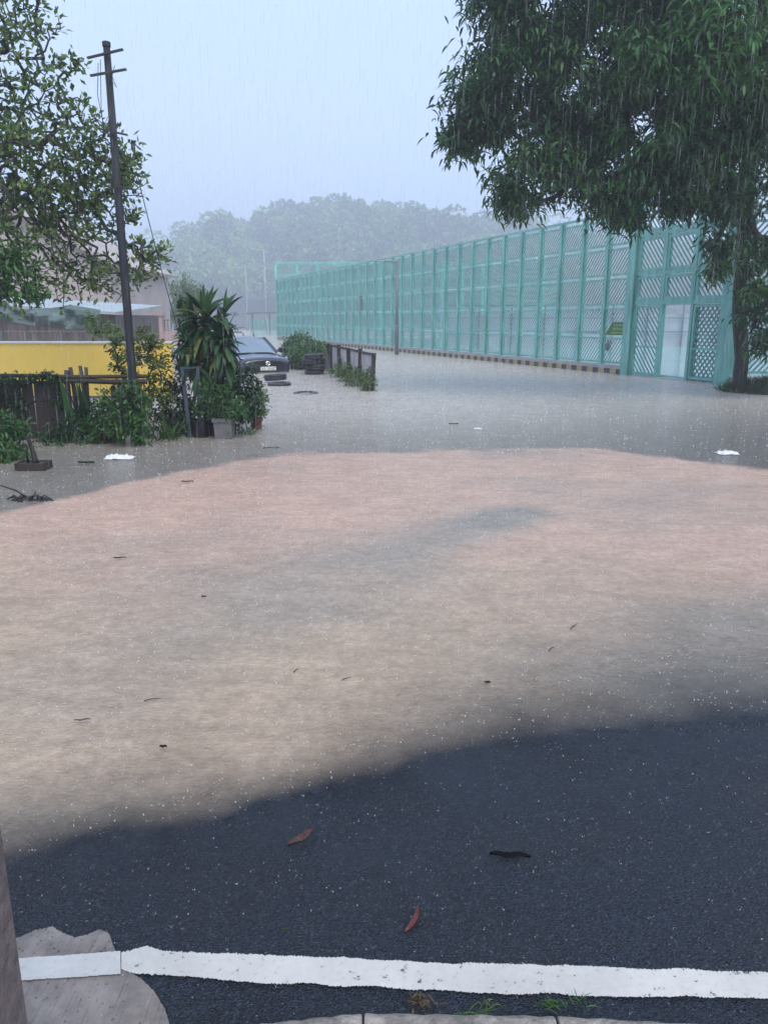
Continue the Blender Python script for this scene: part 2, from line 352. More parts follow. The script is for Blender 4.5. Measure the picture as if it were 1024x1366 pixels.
t.links.new(mx.outputs[2], m2.inputs[6]); t.links.new(ramp(t, nf.outputs['Fac'], [(0.30, (0.84,) * 3), (0.5, (0.98,) * 3), (0.72, (1.22,) * 3)]), m2.inputs[7])
m3 = N(t, 'ShaderNodeMix', data_type='RGBA', blend_type='MULTIPLY'); m3.inputs['Factor'].default_value = 1.0
t.links.new(m2.outputs[2], m3.inputs[6]); t.links.new(ramp(t, ng.outputs['Fac'], [(0.32, (0.80,) * 3), (0.68, (1.18,) * 3)]), m3.inputs[7])
t.links.new(m3.outputs[2], b.inputs['Base Color']); b.inputs['Roughness'].default_value = 0.14; b.inputs['IOR'].default_value = 1.33
# rings where drops land + choppy small waves
def rings(scale, k):
    v = N(t, 'ShaderNodeTexVoronoi', Scale=scale, voronoi_dimensions='2D'); t.links.new(pos, v.inputs['Vector'])
    mu = N(t, 'ShaderNodeMath', operation='MULTIPLY'); mu.inputs[1].default_value = k; t.links.new(v.outputs['Distance'], mu.inputs[0])
    si = N(t, 'ShaderNodeMath', operation='SINE'); t.links.new(mu.outputs[0], si.inputs[0])
    fa = N(t, 'ShaderNodeMapRange'); fa.inputs['From Min'].default_value = 0.05; fa.inputs['From Max'].default_value = 0.5; fa.inputs['To Min'].default_value = 1.0; fa.inputs['To Max'].default_value = 0.0
    t.links.new(v.outputs['Distance'], fa.inputs['Value'])
    o = N(t, 'ShaderNodeMath', operation='MULTIPLY'); t.links.new(si.outputs[0], o.inputs[0]); t.links.new(fa.outputs[0], o.inputs[1])
    sel = N(t, 'ShaderNodeSeparateColor'); t.links.new(v.outputs['Color'], sel.inputs[0]); o2 = N(t, 'ShaderNodeMath', operation='MULTIPLY'); t.links.new(sel.outputs[0], o2.inputs[1]); t.links.new(o.outputs[0], o2.inputs[0]); return o2.outputs[0]
r1, r2 = rings(9.0, 26.0), rings(17.0, 20.0)
s1 = N(t, 'ShaderNodeMath', operation='ADD'); t.links.new(r1, s1.inputs[0]); t.links.new(r2, s1.inputs[1])
mpw = N(t, 'ShaderNodeMapping'); mpw.inputs['Scale'].default_value = (0.6, 1.25, 1); mpw.inputs['Rotation'].default_value = (0, 0, 0.2); t.links.new(pos, mpw.inputs[0])
nb = N(t, 'ShaderNodeTexNoise', Scale=38.0, Detail=6.0, Roughness=0.7); t.links.new(mpw.outputs[0], nb.inputs['Vector'])
mu = N(t, 'ShaderNodeMath', operation='MULTIPLY'); mu.inputs[1].default_value = 7.0; t.links.new(nb.outputs['Fac'], mu.inputs[0])
s2 = N(t, 'ShaderNodeMath', operation='ADD'); t.links.new(s1.outputs[0], s2.inputs[0]); t.links.new(mu.outputs[0], s2.inputs[1])
bp = N(t, 'ShaderNodeBump', Strength=0.55, Distance=0.0075); t.links.new(s2.outputs[0], bp.inputs['Height']); t.links.new(bp.outputs[0], b.inputs['Normal'])
tp = N(t, 'ShaderNodeBsdfTransparent'); ms = N(t, 'ShaderNodeMixShader')
t.links.new(at2.outputs['Fac'], ms.inputs[0]); t.links.new(tp.outputs[0], ms.inputs[1]); t.links.new(b.outputs[0], ms.inputs[2])
t.links.new(ms.outputs[0], t.nodes['Material Output'].inputs[0])
tag(link('flood_water', me, m), 'muddy brown and grey flood water covering the road', 'water', kind='structure')

# foreground: concrete apron, painted line, kerb
def onroad(px, py, dz):
    p = G(px, py)
    for _ in range(4): p = at(px, py, z=float(gz(p[0], p[1])) + dz)
    return p
def ribbon(name, top, bot, dz, m, n=160, jit=0.0):
    xs = np.linspace(top[0][0], top[-1][0], n); tp_ = np.interp(xs, [p[0] for p in top], [p[1] for p in top]); bt = np.interp(xs, [p[0] for p in bot], [p[1] for p in bot])
    j1 = (vnoise(xs * 0.022, xs * 0, 21, 3) - 0.5) * jit + rng.normal(0, 0.10 * jit, n); j2 = (vnoise(xs * 0.022 + 30, xs * 0, 22, 3) - 0.5) * jit + rng.normal(0, 0.10 * jit, n)
    Vv = []
    for k in range(n):
        for s_ in np.linspace(0, 1, 5): Vv.append(onroad(xs[k], (tp_[k] + j1[k]) * (1 - s_) + (bt[k] + j2[k]) * s_, dz))
    Ff = [(k * 5 + i, k * 5 + i + 1, k * 5 + i + 6, k * 5 + i + 5) for k in range(n - 1) for i in range(4)]
    return link(name, npmesh(name, np.array(Vv), np.array(Ff)), m)
m, t, b = nodes('broomed_concrete')
g = N(t, 'ShaderNodeNewGeometry'); mp = N(t, 'ShaderNodeMapping'); mp.inputs['Rotation'].default_value = (0, 0, R(32)); mp.inputs['Scale'].default_value = (150, 4, 1)
t.links.new(g.outputs['Position'], mp.inputs[0])
n1 = N(t, 'ShaderNodeTexNoise', Scale=1.0, Detail=3.0); t.links.new(mp.outputs[0], n1.inputs['Vector'])
n2 = N(t, 'ShaderNodeTexNoise', Scale=9.0, Detail=7.0, Roughness=0.7); t.links.new(g.outputs['Position'], n2.inputs['Vector'])
vo = N(t, 'ShaderNodeTexVoronoi', Scale=170.0); t.links.new(g.outputs['Position'], vo.inputs['Vector'])
mxa = N(t, 'ShaderNodeMix', data_type='RGBA', blend_type='MULTIPLY'); mxa.inputs['Factor'].default_value = 0.5
t.links.new(ramp(t, n2.outputs['Fac'], [(0.3, (0.11, 0.093, 0.083)), (0.7, (0.31, 0.265, 0.235))]), mxa.inputs[6])
t.links.new(ramp(t, n1.outputs['Fac'], [(0.28, (0.30,) * 3), (0.42, (1.0,) * 3)]), mxa.inputs[7])
mxb = N(t, 'ShaderNodeMix', data_type='RGBA', blend_type='MULTIPLY'); mxb.inputs['Factor'].default_value = 0.9
t.links.new(mxa.outputs[2], mxb.inputs[6]); t.links.new(ramp(t, vo.outputs['Color'], [(0.08, (0.3,) * 3), (0.16, (1.0,) * 3)]), mxb.inputs[7])
t.links.new(mxb.outputs[2], b.inputs['Base Color']); b.inputs['Roughness'].default_value = 0.5
bp = N(t, 'ShaderNodeBump', Strength=0.6, Distance=0.006); t.links.new(n1.outputs['Fac'], bp.inputs['Height']); t.links.new(bp.outputs[0], b.inputs['Normal'])
M['broom'] = m
tag(ribbon('concrete_apron', [(-260, 1270), (-40, 1262), (16, 1254), (45, 1243), (70, 1236), (84, 1244), (100, 1250), (118, 1246), (134, 1240), (146, 1246), (152, 1265), (165, 1292), (186, 1304), (205, 1322), (220, 1345), (228, 1372), (232, 1405)],
      [(-260, 1420), (232, 1412)], 0.003, M['broom'], 400, 5), 'pale broomed concrete apron with a ragged edge on the asphalt', 'apron', kind='structure')
m, t, b = nodes('worn_white_line_paint')
g = N(t, 'ShaderNodeNewGeometry')
n1 = N(t, 'ShaderNodeTexNoise', Scale=45.0, Detail=7.0, Roughness=0.7); t.links.new(g.outputs['Position'], n1.inputs['Vector'])
n2 = N(t, 'ShaderNodeTexNoise', Scale=3.0, Detail=4.0); t.links.new(g.outputs['Position'], n2.inputs['Vector'])
mxa = N(t, 'ShaderNodeMix', data_type='RGBA', blend_type='MULTIPLY'); mxa.inputs['Factor'].default_value = 1.0
t.links.new(ramp(t, n1.outputs['Fac'], [(0.345, (0.06, 0.065, 0.08)), (0.385, (0.58, 0.56, 0.52)), (0.8, (0.68, 0.66, 0.62))]), mxa.inputs[6])
t.links.new(ramp(t, n2.outputs['Fac'], [(0.3, (0.76,) * 3), (0.65, (1.0,) * 3)]), mxa.inputs[7])
t.links.new(mxa.outputs[2], b.inputs['Base Color']); b.inputs['Roughness'].default_value = 0.4
bp = N(t, 'ShaderNodeBump', Strength=0.4, Distance=0.004); t.links.new(n1.outputs['Fac'], bp.inputs['Height']); t.links.new(bp.outputs[0], b.inputs['Normal'])
M['line'] = m
tag(ribbon('road_marking', [(-200, 1290), (22, 1279), (100, 1273), (161, 1269)], [(-200, 1320), (22, 1309), (100, 1303), (161, 1299)], 0.0065, M['line'], 260, 3), 'short white painted line crossing the concrete apron', 'road marking', kind='structure')
tag(ribbon('road_marking', [(162, 1271), (180, 1266), (197, 1263), (215, 1268), (300, 1272), (512, 1280), (700, 1287), (1024, 1297), (1300, 1306)], [(162, 1292), (176, 1296), (205, 1299), (300, 1308), (512, 1317), (700, 1326), (1024, 1331), (1300, 1338)], 0.0045, M['line'], 1000, 6), 'long white edge line painted on the dark asphalt', 'road marking', kind='structure')

kerb = thing('kerb', 'row of worn concrete kerb stones at the road edge', 'kerb'); kerb['kind'] = 'structure'
kp = [(60, 1420), (180, 1392), (310, 1364), (430, 1350), (485, 1345), (740, 1349), (1024, 1365), (1180, 1376)]
def kerb_pt(px):
    p = at(px, float(np.interp(px, [a[0] for a in kp], [a[1] for a in kp])), z=0.125); return p
for a0, a1 in ((60, 306), (309, 483), (486, 739), (742, 1010), (1013, 1180)):
    xs = np.linspace(a0, a1, 14); mb = MB(); vs = []
    for k, xx in enumerate(xs):
        p = kerb_pt(xx); j = 0.0012 * math.sin(k * 2.3 + a0)
        vs += [(p[0], p[1] + 0.012, 0.02), (p[0], p[1] + j, 0.112 + j), (p[0], p[1] - 0.018 + j, 0.125 + j * 0.6), (p[0], p[1] - 0.15, 0.125), (p[0], p[1] - 0.15, 0.02)]
    fs = [(k * 5 + i, k * 5 + (i + 1) % 5, (k + 1) * 5 + (i + 1) % 5, (k + 1) * 5 + i) for k in range(13) for i in range(5)] + [(4, 3, 2, 1, 0), tuple(65 + i for i in range(5))]
    mb.add(vs, fs).build('kerb_stone', M['kerbstone'], kerb, bevel=0.006)
mb = MB(); mb.box((0.5, -0.45, 0.06), (5.0, 3.2, 0.12)); tag(mb.build('pavement', M['concrete']), 'concrete pavement behind the kerb', 'pavement', kind='structure')

# ------------------------------------------------------------------ tall teal court fence
P0 = at(835, 500, z=0.0); DIR = np.array((-0.3616, 0.932)); FA = math.atan2(DIR[1], DIR[0])
BAY, NB = 1.31, 35
def fpt(s_, off=0.0): return np.array((P0[0] + DIR[0] * s_ - DIR[1] * off, P0[1] + DIR[1] * s_ + DIR[0] * off, 0.0))
def frame_mesh(wd, h, th=0.065, dp=0.05):
    mb = MB()
    mb.box((wd / 2, 0, th / 2), (wd, dp, th)); mb.box((wd / 2, 0, h - th / 2), (wd, dp, th))
    mb.box((th / 2, 0, h / 2), (th, dp, h - 2 * th)); mb.box((wd - th / 2, 0, h / 2), (th, dp, h - 2 * th)); return mb
def slat_mesh(wd, h, sgn, spacing=0.11, sw=0.030, ang=50, th=0.045):
    """diagonal flat bars clipped to the frame"""
    mb = MB(); a_ = R(ang); dx, dz = sgn * math.cos(a_), math.sin(a_); x0, x1, z0, z1 = th, wd - th, th, h - th
    step = spacing / math.sin(a_) ; lim = (h / math.tan(a_)) + wd
    for c0 in np.arange(-lim, lim + wd, step):
        ts = []
        lo, hi = -10.0, 10.0
        for p, d_, u0, u1 in ((c0, dx, x0, x1), (0.0, dz, z0, z1)):
            t0, t1 = (u0 - p) / d_, (u1 - p) / d_
            lo = max(lo, min(t0, t1)); hi = min(hi, max(t0, t1))
        if hi - lo > 0.03: mb.bar((c0 + lo * dx, 0, lo * dz), (c0 + hi * dx, 0, hi * dz), 0.012, sw, up=(-dz, 0, dx))
    return mb
def panel(parent, x, z, fm, sm_, y=0.0, name='panel'):
    p = link(name, fm, M['teal'], parent); p.location = (x, y, z)
    s_ = link('slats', sm_, M['teal_slat_shaded'], p); s_['kind'] = 'stuff'; return p
fence = thing('court_fence', 'long tall teal metal fence with diagonal slats along the court', 'fence', P0, FA)
PW, PH, PITCHZ, Z0 = BAY - 0.12, 0.815, 0.90, 0.31
fm = frame_mesh(PW, PH).mesh('panel_frame'); fm.materials.append(M['teal'])
smm = slat_mesh(PW, PH, -1).mesh('panel_slats'); smm.materials.append(M['teal_slat_shaded'])
pm = MB(); pm.box((0, 0, 2.42), (0.09, 0.13, 4.80)); pm.box((0, 0.075, 2.42), (0.13, 0.018, 4.80)); pm.box((0, -0.075, 2.42), (0.13, 0.018, 4.80)); pm = pm.mesh('fence_post'); pm.materials.append(M['teal'])
rm = MB(); rm.box((BAY * NB / 2, 0, 4.86), (BAY * NB, 0.10, 0.07)); rm.build('top_rail', M['teal'], fence)
for k in range(NB + 1):
    if k: o = link('post', pm, M['teal'], fence); o.location = (k * BAY, 0, 0)
    if k < NB:
        for r_ in range(5): panel(fence, k * BAY + 0.06, Z0 + r_ * PITCHZ, fm, smm)
MB().box((-0.02, 0, 2.55), (0.26, 0.26, 5.1)).box((-0.02, 0.14, 2.55), (0.34, 0.025, 5.1)).build('end_post', M['teal'], fence)
# striped kerb under it
sk = thing('striped_kerb', 'low black and yellow striped kerb under the long teal fence', 'kerb', P0, FA)
MB().box((BAY * NB / 2, -0.02, 0.10), (BAY * NB, 0.22, 0.36)).build('plinth', M['concrete'], sk)
bl = MB().box((0, 0, 0), (0.30, 0.06, 0.36)); blY = bl.mesh('kerb_block'); blY.materials.append(M['stripeY'])
bl = MB().box((0, 0, 0), (0.30, 0.058, 0.36)); blK = bl.mesh('kerb_block'); blK.materials.append(M['stripeK'])
for k in range(int(BAY * NB / 0.30)):
    o = link('kerb_block', blY if k % 2 else blK, None, sk); o.location = (0.2 + 0.30 * k, 0.12, -0.02)
# gate in the same line, nearer the camera
gate = thing('court_gate', 'teal metal gate of slatted panels with its doorway standing open', 'gate', fpt(-0.15), FA)
GW, CW = 3.75, 1.22
gx_ = lambda i: -(i + 1) * CW - 0.03
rowsG = [(2.22, 2.93), (3.06, 4.02), (4.16, 4.98)]
meshes = {}
for z0, z1 in rowsG:
    f_ = frame_mesh(CW - 0.10, z1 - z0, 0.09, 0.09).mesh('gate_frame'); f_.materials.append(M['teal'])
    s_ = slat_mesh(CW - 0.10, z1 - z0, 1, 0.12, 0.045, 48, 0.085).mesh('gate_slats'); s_.materials.append(M['teal_slat_shaded'])
    for i in range(3): panel(gate, gx_(i) + 0.05, z0, f_, s_)
for z in (2.16, 3.0, 4.09, 5.03): MB().box((-1.83, 0.0, z), (3.66, 0.12, 0.10 if z != 2.16 else 0.12)).build('rail', M['teal'], gate)
for i in (0, 1, 2, 3): MB().box((-0.03 - i * CW, 0.0, 2.5), (0.09, 0.14, 5.0)).build('mullion', M['teal'], gate)
f_ = frame_mesh(CW - 0.10, 2.02, 0.07, 0.07); f_.box(((CW - 0.10) / 2, 0, 0.83), (CW - 0.2, 0.05, 0.05)); f_ = f_.mesh('gate_leaf'); f_.materials.append(M['teal'])
s_ = slat_mesh(CW - 0.10, 2.02, 1, 0.125, 0.045, 48, 0.065).mesh('gate_slats'); s_.materials.append(M['teal_slat_shaded'])
s2_ = slat_mesh(CW - 0.10, 2.02, -1, 0.125, 0.045, 48, 0.065).mesh('gate_slats'); s2_.materials.append(M['teal_slat_shaded'])
panel(gate, gx_(0) + 0.05, 0.06, f_, s_, 0.0)
panel(gate, gx_(2) + 0.05, 0.06, f_, s_, 0.0)
o = panel(gate, gx_(2) + 0.05, 0.07, f_, s2_, -0.10, 'door')
MB().box((CW - 0.2, 0.05, 1.0), (0.05, 0.05, 0.14)).build('handle', M['steel'], o)
MB().box((-1.85, -0.02, 0.0), (3.7, 0.2, 0.06)).build('threshold', M['concrete'], gate)
MB().box((-GW - 0.10, 0, 2.6), (0.34, 0.30, 5.2)).box((-GW - 0.10, 0.165, 2.6), (0.42, 0.03, 5.2)).build('corner_post', M['teal'], gate)
# section turning right past the gate
cp_ = fpt(-0.15 - GW - 0.30)
rf = thing('court_fence', 'teal slatted fence section right of the gate, behind the mango tree', 'fence', cp_, 0.0)
RB = 1.45
fr = frame_mesh(RB - 0.12, 0.86).mesh('panel_frame'); fr.materials.append(M['teal'])
sr = slat_mesh(RB - 0.12, 0.86, 1, 0.115, 0.045).mesh('panel_slats'); sr.materials.append(M['teal_slat_shaded'])
for k in range(6):
    MB().box((0.1 + (k + 1) * RB, 0, 2.62), (0.10, 0.14, 5.24)).build('post', M['teal'], rf)
    for r_ in range(5): panel(rf, 0.1 + k * RB + 0.06, 0.30 + r_ * 0.985, fr, sr)
MB().box((RB * 3, 0, 0.10), (RB * 6, 0.2, 0.24)).build('plinth', M['concrete'], rf)
# end fence, taller, behind the far corner
cf = fpt(NB * BAY + 0.1)
ef = thing('court_fence', 'taller hazy teal fence closing the far end of the court', 'fence', cf, R(4))
fe = frame_mesh(1.62, 0.90).mesh('panel_frame'); fe.materials.append(M['teal'])
se = slat_mesh(1.62, 0.90, 1, 0.13, 0.045).mesh('panel_slats'); se.materials.append(M['teal_slat_shaded'])
for k in range(14):
    MB().box((k * 1.75, 0, 3.15), (0.16, 0.16, 6.3)).build('post', M['teal'], ef)
    for r_ in range(6): panel(ef, k * 1.75 + 0.06, 0.25 + r_ * 1.0, fe, se)
MB().box((12.2, 0, 6.25), (24.5, 0.12, 0.09)).build('top_rail', M['teal'], ef)
# court floor and its far boundary
m, t, b = nodes('wet_court_paint'); b.inputs['Roughness'].default_value = 0.14; b.inputs['Coat Weight'].default_value = 0.5
g = N(t, 'ShaderNodeNewGeometry'); n1 = N(t, 'ShaderNodeTexNoise', Scale=0.6, Detail=5.0); t.links.new(g.outputs['Position'], n1.inputs['Vector'])
t.links.new(ramp(t, n1.outputs['Fac'], [(0.3, (0.24, 0.52, 0.47)), (0.7, (0.34, 0.62, 0.57))]), b.inputs['Base Color'])
n2 = N(t, 'ShaderNodeTexNoise', Scale=25.0, Detail=4.0); t.links.new(g.outputs['Position'], n2.inputs['Vector'])
bp = N(t, 'ShaderNodeBump', Strength=0.3, Distance=0.004); t.links.new(n2.outputs['Fac'], bp.inputs['Height']); t.links.new(bp.outputs[0], b.inputs['Normal'])
q = [fpt(-4.0, -0.12), fpt(NB * BAY, -0.12), fpt(NB * BAY + 0.1) + np.array((26, 1.5, 0)), np.array((42, 58, 0)), np.array((42, cp_[1] + 0.1, 0)), cp_ + np.array((0.2, 0.1, 0))]
tag(MB().prism([(p[0], p[1]) for p in q], -0.3, 0.09).build('court_floor', m), 'pale green wet sports court behind the teal fence', 'court', kind='structure')
cw = thing('court_back_wall', 'pale grey wall with a mesh railing across the far side of the court', 'wall', (4, 50, 0.05), R(-12))
MB().box((20, 0, 0.95), (40, 0.2, 1.9)).build('wall', M['courtwall_hazed_lamp'], cw)
for k in range(21): MB().box((k * 2.0, -0.25, 1.25), (0.07, 0.07, 2.5)).build('post', M['steel'], cw)
for z in (0.9, 1.7, 2.45): MB().box((20, -0.25, z), (40, 0.045, 0.045)).build('rail', M['steel'], cw)
# sign and small box on the last bay
sg = thing('sign', 'green sign board with pale lettering on the teal fence', 'sign', fpt(0.62, 0.045) + np.array((0, 0, 1.20)), FA)
MB().add([(-0.50, 0, 0), (-0.50, 0, 0.40), (0.15, 0, 0.40), (0.52, 0, 0.02), (0.5, 0, 0)] + [(-0.50, 0.012, 0), (-0.50, 0.012, 0.40), (0.15, 0.012, 0.40), (0.52, 0.012, 0.02), (0.5, 0.012, 0)],
         [(0, 1, 2, 3, 4), (9, 8, 7, 6, 5), (0, 5, 6, 1), (1, 6, 7, 2), (2, 7, 8, 3), (3, 8, 9, 4), (4, 9, 5, 0)]).build('board', M['signgreen'], sg)
lt = MB(); r_ = random.Random(3)
for (z, h, x0, x1) in ((0.28, 0.05, -0.38, 0.10), (0.15, 0.085, -0.42, 0.14), (0.055, 0.03, -0.42, 0.20)):
    xx = x0
    while xx < x1:
        wv = h * r_.uniform(0.4, 0.75)
        lt.box((xx + wv / 2, 0.015, z + h / 2), (0.014, 0.004, h * r_.uniform(0.7, 1.0))); lt.box((xx + wv / 2, 0.015, z + h * r_.choice((0.2, 0.5, 0.8))), (wv, 0.004, 0.014))
        xx += wv + h * 0.3
lt.build('lettering', M['signink'], sg)
lb = thing('padlock_box', 'small grey box hanging on the teal fence below the green sign', 'box', fpt(0.98, 0.05) + np.array((0, 0, 0.72)), FA)
MB().box((0, 0, 0.1), (0.13, 0.07, 0.22)).build('case', M['steel'], lb, bevel=0.01); MB().tube([(-0.04, 0, 0.2), (-0.03, 0, 0.30), (0.03, 0, 0.30), (0.04, 0, 0.2)], 0.012, 6).build('shackle', M['iron'], lb)
oc = thing('hanging_cloth', 'orange cloth hanging on the far part of the teal fence', 'cloth', fpt(24.6, -0.08) + np.array((0, 0, 2.15)), FA)
V, F = sheet(np.linspace(0, 0.8, 9), np.linspace(0, 1.0, 9), lambda x, y: 0.04 * np.sin(9 * x + 2 * y)); link('cloth', npmesh('cloth', V[:, [0, 2, 1]], F, smooth=True), M['orange'], oc)

# ------------------------------------------------------------------ street lamps
def lamp(name, label, p, h, rz, r0=0.075, arm=0.75, mt='steel', low=True):
    t_ = thing(name, label, 'street lamp', p, rz, 'street lamps')
    MB().tube([(0, 0, -0.3), (0, 0, h)], [r0 * 0.72, r0 * 0.6], 12).build('pole', M[mt], t_, smooth=True)
    if low: MB().lathe([(r0, -0.3), (r0, h * 0.30), (r0 * 0.75, h * 0.32)], 14).build('base_sleeve', M[mt], t_, smooth=True)
    MB().tube([(0, 0, h - 0.06), (-arm * 0.4, 0, h + 0.0), (-arm, 0, h + 0.02)], r0 * 0.42, 8).build('arm', M[mt], t_)
    MB().add(rot([(-0.24, -0.09, 0), (0.24, -0.06, 0), (0.24, 0.06, 0), (-0.24, 0.09, 0), (-0.2, -0.06, 0.07), (0.2, -0.04, 0.06), (0.2, 0.04, 0.06), (-0.2, 0.06, 0.07)]) + np.array((-arm - 0.1, 0, h + 0.0)),
             [(3, 2, 1, 0), (4, 5, 6, 7), (0, 1, 5, 4), (1, 2, 6, 5), (2, 3, 7, 6), (3, 0, 4, 7)]).build('lamp_head', M[mt], t_)
    return t_
p = at(529, 473, z=0); lamp('street_lamp', 'grey street lamp with a bent arm in front of the teal fence', p, at(529, 349, Y=p[1])[2], R(10), 0.10, 0.62)
p = at(356, 446, Y=88); lamp('street_lamp', 'faint tall street lamp left of the far fence corner', (p[0], p[1], 0), at(352, 333, Y=88)[2], R(10), 0.07, 1.0, 'courtwall_hazed_lamp', low=False)  # pale wall colour on this far lamp imitates fading by haze
p = at(331, 446, Y=108); lamp('street_lamp', 'faintest street lamp standing against the wooded hill', (p[0], p[1], 0), at(331, 358, Y=108)[2], R(0), 0.06, 0.3, 'courtwall_hazed_lamp', low=False)  # haze painted into this lamp too, by the same pale wall colour

# low far fence + shelter roof
lf = thing('low_fence', 'low pale teal fence beyond the far corner of the court', 'fence', at(334, 450, Y=76) * np.array((1, 1, 0)), R(6))
for k in range(9):
    MB().box((k * 0.42, 0, 0.85), (0.06, 0.06, 1.75)).build('post', M['teal'], lf)
    if k < 8: s_ = link('slats', slat_mesh(0.40, 1.5, 1, 0.13, 0.05, 50, 0.02).mesh('low_slats'), M['teal_slat_shaded'], lf); s_.location = (k * 0.42, 0, 0.15); s_['kind'] = 'stuff'
sh = thing('shelter', 'long low grey roof of a shelter behind the low far fence', 'shelter', at(334, 450, Y=84) * np.array((1, 1, 0)), R(4))
MB().box((3.0, 0, 2.35), (6.4, 2.4, 0.16), ry=R(-2)).build('roof', M['steel'], sh)
for k in range(4): MB().box((0.3 + k * 1.8, 0, 1.1), (0.1, 0.1, 2.3)).build('post', M['steel'], sh)

# ------------------------------------------------------------------ trees
def grow(trunk, targets, step=0.35, wob=0.05, rg=rng, bias=0.0):
    nodes_ = [np.array(p, float) for p in trunk]; par = [-1] + list(range(len(trunk) - 1))
    order = np.argsort(np.linalg.norm(targets - nodes_[-1], axis=1)); tips = []
    arr = np.zeros((len(targets) * 14 + 100, 3)); arr[:len(nodes_)] = nodes_; n = len(nodes_); lo = len(trunk) // 2
    depth = [0] * n
    for i in order:
        T = targets[i]; dd = np.linalg.norm(arr[lo:n] - T, axis=1) + bias * np.maximum(0, arr[lo:n, 2] - T[2])
        j = lo + int(np.argmin(dd)); k = max(1, int(np.linalg.norm(arr[j] - T) / step)); prev = j; a0 = arr[j].copy()
        for s_ in range(1, k + 1):
            f = s_ / k; q = a0 * (1 - f) + T * f + (rg.normal(size=3) * wob if s_ < k else 0) + np.array((0, 0, 0.12 * math.sin(math.pi * f) * min(1, k * step)))
            if n >= len(arr): arr = np.concatenate([arr, np.zeros_like(arr)])
            arr[n] = q; par.append(prev); prev = n; n += 1
        tips.append(prev)
    return arr[:n], np.array(par), np.array(tips)
def limbs(name, P, par, tips, r_tip, r_max, expo, m, parent, sides=5):
    n = len(P); cnt = np.zeros(n); cnt[tips] += 1
    for i in range(n - 1, 0, -1):
        if par[i] >= 0: cnt[par[i]] += cnt[i]
    rad = np.minimum(r_max, r_tip * np.maximum(cnt, 1) ** expo)
    idx = np.arange(1, n); pa = par[idx]; A = P[pa]; B = P[idx]; d_ = unit(B - A)
    ref = np.where(np.abs(d_[:, 2:3]) > 0.9, np.array((1.0, 0, 0)), np.array((0, 0, 1.0))); u = unit(np.cross(d_, ref)); v = np.cross(d_, u)
    ra = np.minimum(rad[pa], rad[idx] * 1.35); rb = rad[idx]; Vs = []
    for rr, Q in ((ra, A), (rb, B + d_ * (rb * 0.3)[:, None])):
        for k in range(sides):
            th = 2 * math.pi * k / sides; Vs.append(Q + (u * math.cos(th) + v * math.sin(th)) * rr[:, None])
    V = np.stack(Vs, 1); base = np.arange(n - 1) * 2 * sides
    F = np.concatenate([np.stack([base + k, base + (k + 1) % sides, base + sides + (k + 1) % sides, base + sides + k], 1) for k in range(sides)])
    return link(name, npmesh(name, V.reshape(-1, 3), F, smooth=True), m, parent)

# mango tree on the right
rg = np.random.default_rng(11)
mt = thing('mango_tree', 'big dark mango tree with drooping leaves in front of the gate', 'tree')
tb = at(984, 522, Y=18.6); tb[2] = 0
trunk = [tb + np.array((0, 0, -0.3)), tb + np.array((0.0, 0, 0.8)), at(985, 420, Y=18.5), at(990, 330, Y=18.4), at(998, 240, Y=18.3), at(1003, 150, Y=18.2), at(1000, 60, Y=18.0)]
lobes = [(700, 110, 17.2, 1.55, 1.0), (650, 150, 17.2, 0.85, 1), (625, 175, 17.2, 0.55, .8), (670, 40, 17.2, 0.9, .9), (790, 60, 17.5, 2.0, 1), (860, 150, 17.0, 1.8, 1.1), (930, 90, 15.4, 1.5, 1.2), (1000, 60, 14.8, 1.5, 1.1), (960, 170, 15.6, 1.0, 1),
         (760, 190, 17, 1.1, 1), (700, 235, 16.6, 0.75, .9), (690, 272, 16.4, 0.42, 1), (800, 235, 16.6, 0.95, 1), (860, 262, 16.4, 0.75, 1), (920, 250, 16.5, 0.85, 1), (835, 285, 16.3, 0.32, 1), (985, 245, 17.6, 0.8, .8), (1024, 340, 17.2, 0.5, .8), (1020, 400, 16.9, 0.5, 1), (1022, 452, 16.8, 0.35, 1), (958, 325, 17.2, 0.28, .8), (962, 360, 17.1, 0.2, 1),
         (800, -110, 17.5, 2.6, .7), (960, -90, 16.5, 2.8, .7), (690, -60, 17.5, 1.4, .7), (1120, 60, 17, 2.6, .6), (1130, 230, 17.5, 2.0, .6), (1110, 380, 17.2, 1.0, .6)]
T = []; CL = []
for (px, py, Y, r_, dn) in lobes:
    c_ = at(px, py, Y=Y); n = int(dn * 56 * r_ ** 2 + 40 * r_); n = int(n * 1.45); ns = max(3, int(6 + 9 * r_ * r_)); sub, _ = blob(c_, (r_ * 0.85, r_ * 0.75, r_ * 0.8), ns, 0.45, rg); rs = min(0.44, 0.48 * r_); q = np.concatenate([blob(u_, (rs, rs, rs * 0.75), max(4, int(n / ns)), 0.3, rg)[0] for u_ in sub]); T.append(q); CL.append(np.repeat(rg.random(ns), max(4, int(n / ns))))
T = np.concatenate(T); CL = np.concatenate(CL); CL = CL[np.argsort(np.linalg.norm(T - np.array(trunk[-1]), axis=1))]
Pn, par, tips = grow(trunk, T, 0.4, 0.05, rg, 0.6)
limbs('trunk', Pn, par, tips, 0.009, 0.16, 0.38, M['bark'], mt, 6)
k = 15
tp_ = np.repeat(Pn[tips], k, 0) + rg.normal(size=(len(tips) * k, 3)) * np.array((0.13, 0.13, 0.11))
az = rg.random(len(tp_)) * 2 * math.pi; el = rg.normal(0.15, 0.45, len(tp_))
D = np.stack([np.cos(az) * np.cos(el), np.sin(az) * np.cos(el), np.sin(el)], 1)
tint = np.clip(np.repeat(CL ** 1.5 * 0.55 + 0.25 * rg.random(len(tips)), k) + rg.random(len(tp_)) * 0.3, 0, 1)
